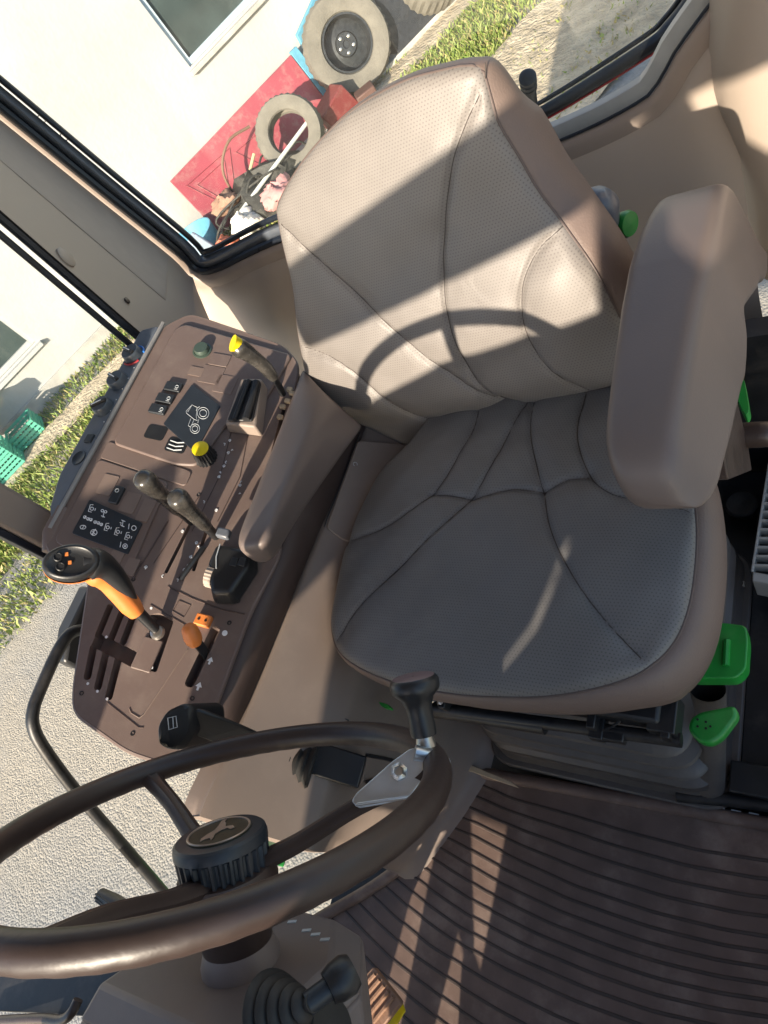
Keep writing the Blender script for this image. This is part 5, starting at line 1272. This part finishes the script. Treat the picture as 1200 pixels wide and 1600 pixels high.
# ================================================================== THINGS OUTSIDE THE CAB, FRONT RIGHT
rail = thing('grab_rail', 'bent black tubular grab rail outside the right side of the cab', 'grab rail', at(265, 1400, x=.95))
rp = [at(*p, x=.95) for p in ((150, 984), (128, 984), (108, 992), (88, 1022), (60, 1085), (52, 1110), (52, 1135), (68, 1168), (120, 1238), (200, 1330), (262, 1402), (300, 1450))]
MB().tube(cat_rom(rp, 6), .0125, 16).build('tube', BLACKM, rail)
box_ = thing('work_lamp', 'flat black lamp housing behind the console front corner', 'lamp', at(135, 990, x=.98))
P = [at(*p, x=.98) for p in ((142, 915), (165, 935), (150, 1040), (125, 1048), (100, 1035), (108, 985))]
MB().prism(P, (.05, 0, 0)).build('housing', BLACK, box_, bevel=.008)
# black box at lower left with brown hinge
bx = thing('mirror_box', 'flat black box outside the cab at the lower left corner', 'box', at(90, 1555, y=.75))
P = [at(*p, z=.30) for p in ((-40, 1515), (186, 1508), (186, 1530), (165, 1590), (-40, 1578))]
MB().prism(round_poly(P, .006), (0, 0, -.05)).build('body', BLACKM, bx, bevel=.004)
MB().tube(cat_rom([at(-20, 1596, z=.31), at(60, 1592, z=.32), at(95, 1594, z=.325), at(112, 1582, z=.33), at(122, 1562, z=.33)], 5), .009, 10).build('hinge_arm', BROWNB, bx)
# ribbed rubber foot
rb = thing('rubber_stop', 'small ribbed black rubber stop beside the steering column', 'rubber stop', at(180, 1410, z=.32))
p0_ = at(158, 1398, z=.33); p1_ = at(200, 1425, z=.33); ax_ = nrm(p1_-p0_); L_b = np.linalg.norm(p1_-p0_)
mb = MB(); 
mb.tube([p0_, p0_*.5+p1_*.5, p1_], [.012, .016, .016], 16); mb.build('body', BLACKM, rb)
mb = MB()
for k in range(6):
    a = math.pi*2*k/12; mb.tube([p0_+.013*(math.cos(a)*UP+math.sin(a)*nrm(np.cross(ax_, UP))), p1_+.017*(math.cos(a)*UP+math.sin(a)*nrm(np.cross(ax_, UP)))], .002, 6)
mb.build('ribs', BLACKM, rb)

# ================================================================== LEFT FLOOR AREA (photo right)
fl = thing('floor_hardware', 'black floor mounting plate with bolts left of the seat', 'mounting plate', (-.3, 0, .02))
MB().box((-.36, -.05, .006), (.28, .60, .012)).build('plate', BLACKM, fl, bevel=.002)
mb = MB()
for x, y in ((1158, 914), (1132, 1215), (1180, 498)):
    mb = MB(); p = at(x, y, z=.016); mb.lathe(p, UP, [(.012, -.004), (.012, .0), (.0085, .001)], 20); mb.lathe(p, UP, [(.0085, .0), (.0085, .006), (.007, .008), (.005, .008), (.005, .003), (.0001, .003)], 6); mb.build('bolt', CHROME, fl)
MB().lathe(at(1160, 792, z=.012), UP, [(.030, 0), (.030, .012), (.026, .016), (.012, .017), (.001, .013)], 28).build('rubber_cap', RUBBER, fl)
mb = MB()
for x, y in ((1148, 900), (1150, 935), (1152, 870), (1148, 950)): mb.lathe(at(x, y, z=.0125), UP, [(.004, 0), (.004, .0006)], 10)
mb.build('hole', BLACK, fl)
MB().tube([at(1058, 1243, z=.02), at(1140, 1250, z=.02), at(1230, 1262, z=.02)], .011, 12).build('rod', BLACKM, fl)
MB().box(at(1180, 1222, z=.025), (.07, .05, .035)).build('latch_block', BLACK, fl, bevel=.003)
# riser between seat base and plate (dusty brown post)
mb = MB(); G = []
for (x, y, z, r) in ((1105, 1235, .01, .026), (1108, 1215, .06, .024), (1112, 1170, .14, .020), (1112, 1120, .22, .021), (1105, 1075, .30, .024)):
    p = at(x, y, z=z); G.append([p+r*V([math.cos(t)*1.0, math.sin(t)*.8, 0]) for t in np.linspace(0, 2*math.pi, 20)])
MB().grid(G).build('riser', BELLOWS, fl)
# grille with vertical fins
gr = thing('air_grille', 'pale grey slatted air grille at the right photo edge', 'grille', (-.28, -.18, .12))
mb = MB(); za = .10
ga, gb = at(1204, 715, z=za), at(1176, 893, z=za); gc = ga+V([-.10, .0, .0]); dn = V([0, 0, -.06])
MB().prism([gb, gb+(gb-ga)*.0+V([-.12, .02, 0]), gb+V([-.12, .04, 0]), gb+V([0, .018, 0])], dn).build('frame', GREYGRILLE, gr, bevel=.002)
MB().box((ga+gb)/2+V([.001, 0, -.01]), (.004, np.linalg.norm(ga-gb), .022), (nrm(np.cross(nrm(gb-ga), UP)), nrm(gb-ga), UP)).build('frame', GREYGRILLE, gr, bevel=.001)
for k in range(13):
    p = ga+(gb-ga)*(k+.5)/13.2
    mb.box(p+V([-.055, 0, -.010]), (.11, .0035, .022))
mb.build('fins', GREYGRILLE, gr)
MB().box((ga+gb)/2+V([-.06, 0, -.055]), (.115, .2, .006)).build('backing', BLACK, gr)
# white chipped strip near the rod
mb = MB()
for k, (x, y) in enumerate(((1075, 1253), (1100, 1260), (1125, 1262), (1150, 1268), (1178, 1272))):
    mb.box(at(x, y, z=.010), (.014, .003+.001*(k % 2), .001))
tag(mb.build('worn_label', GREYP), 'worn pale printed strip along the rear edge of the mat', 'label')

# column controls: black gaiter and stalk lever
stk = thing('stalk_lever', 'black rubber gaiter with blue grey stalk lever on the steering column', 'stalk lever', Wp(.06, -100, -.2))
g0 = CAMP+nrm(ray(440, 1585))*.66; axg = nrm(CAMP-g0)*.55+nrm(ray(520, 1540)-ray(448, 1568))*.75; axg = nrm(axg)
prof = []
for k in range(5):
    r = .031-.0052*k; h = -.010+.0080*k; prof += [(r, h), (r+.0018, h+.003), (r, h+.006), (r-.005, h+.008)]
prof += [(.007, .036)]
MB().lathe(g0, axg, prof, 36).build('gaiter', RUBBER, stk)
s0 = g0+axg*.03; s1 = CAMP+nrm(ray(532, 1530))*.64
MB().tube([s0, s0*.4+s1*.6, s1], [.0085, .0085, .0095], 16).build('stem', PANELBK, stk)
MB().lathe(s1, nrm(s1-s0), [(.001, -.012), (.012, -.011), (.0145, -.004), (.0150, .006), (.012, .012), (.010, .009), (.001, .009)], 28).build('knob', BLACK, stk)
mb = MB(); q_ = CAMP+nrm(ray(505, 1612))*.70; mb.lathe(q_, axg, [(.034, -.08), (.030, .0), (.022, .012), (.001, .015)], 28); mb.build('lower_gaiter', RUBBER, stk)

print('script built', len(bpy.data.objects))
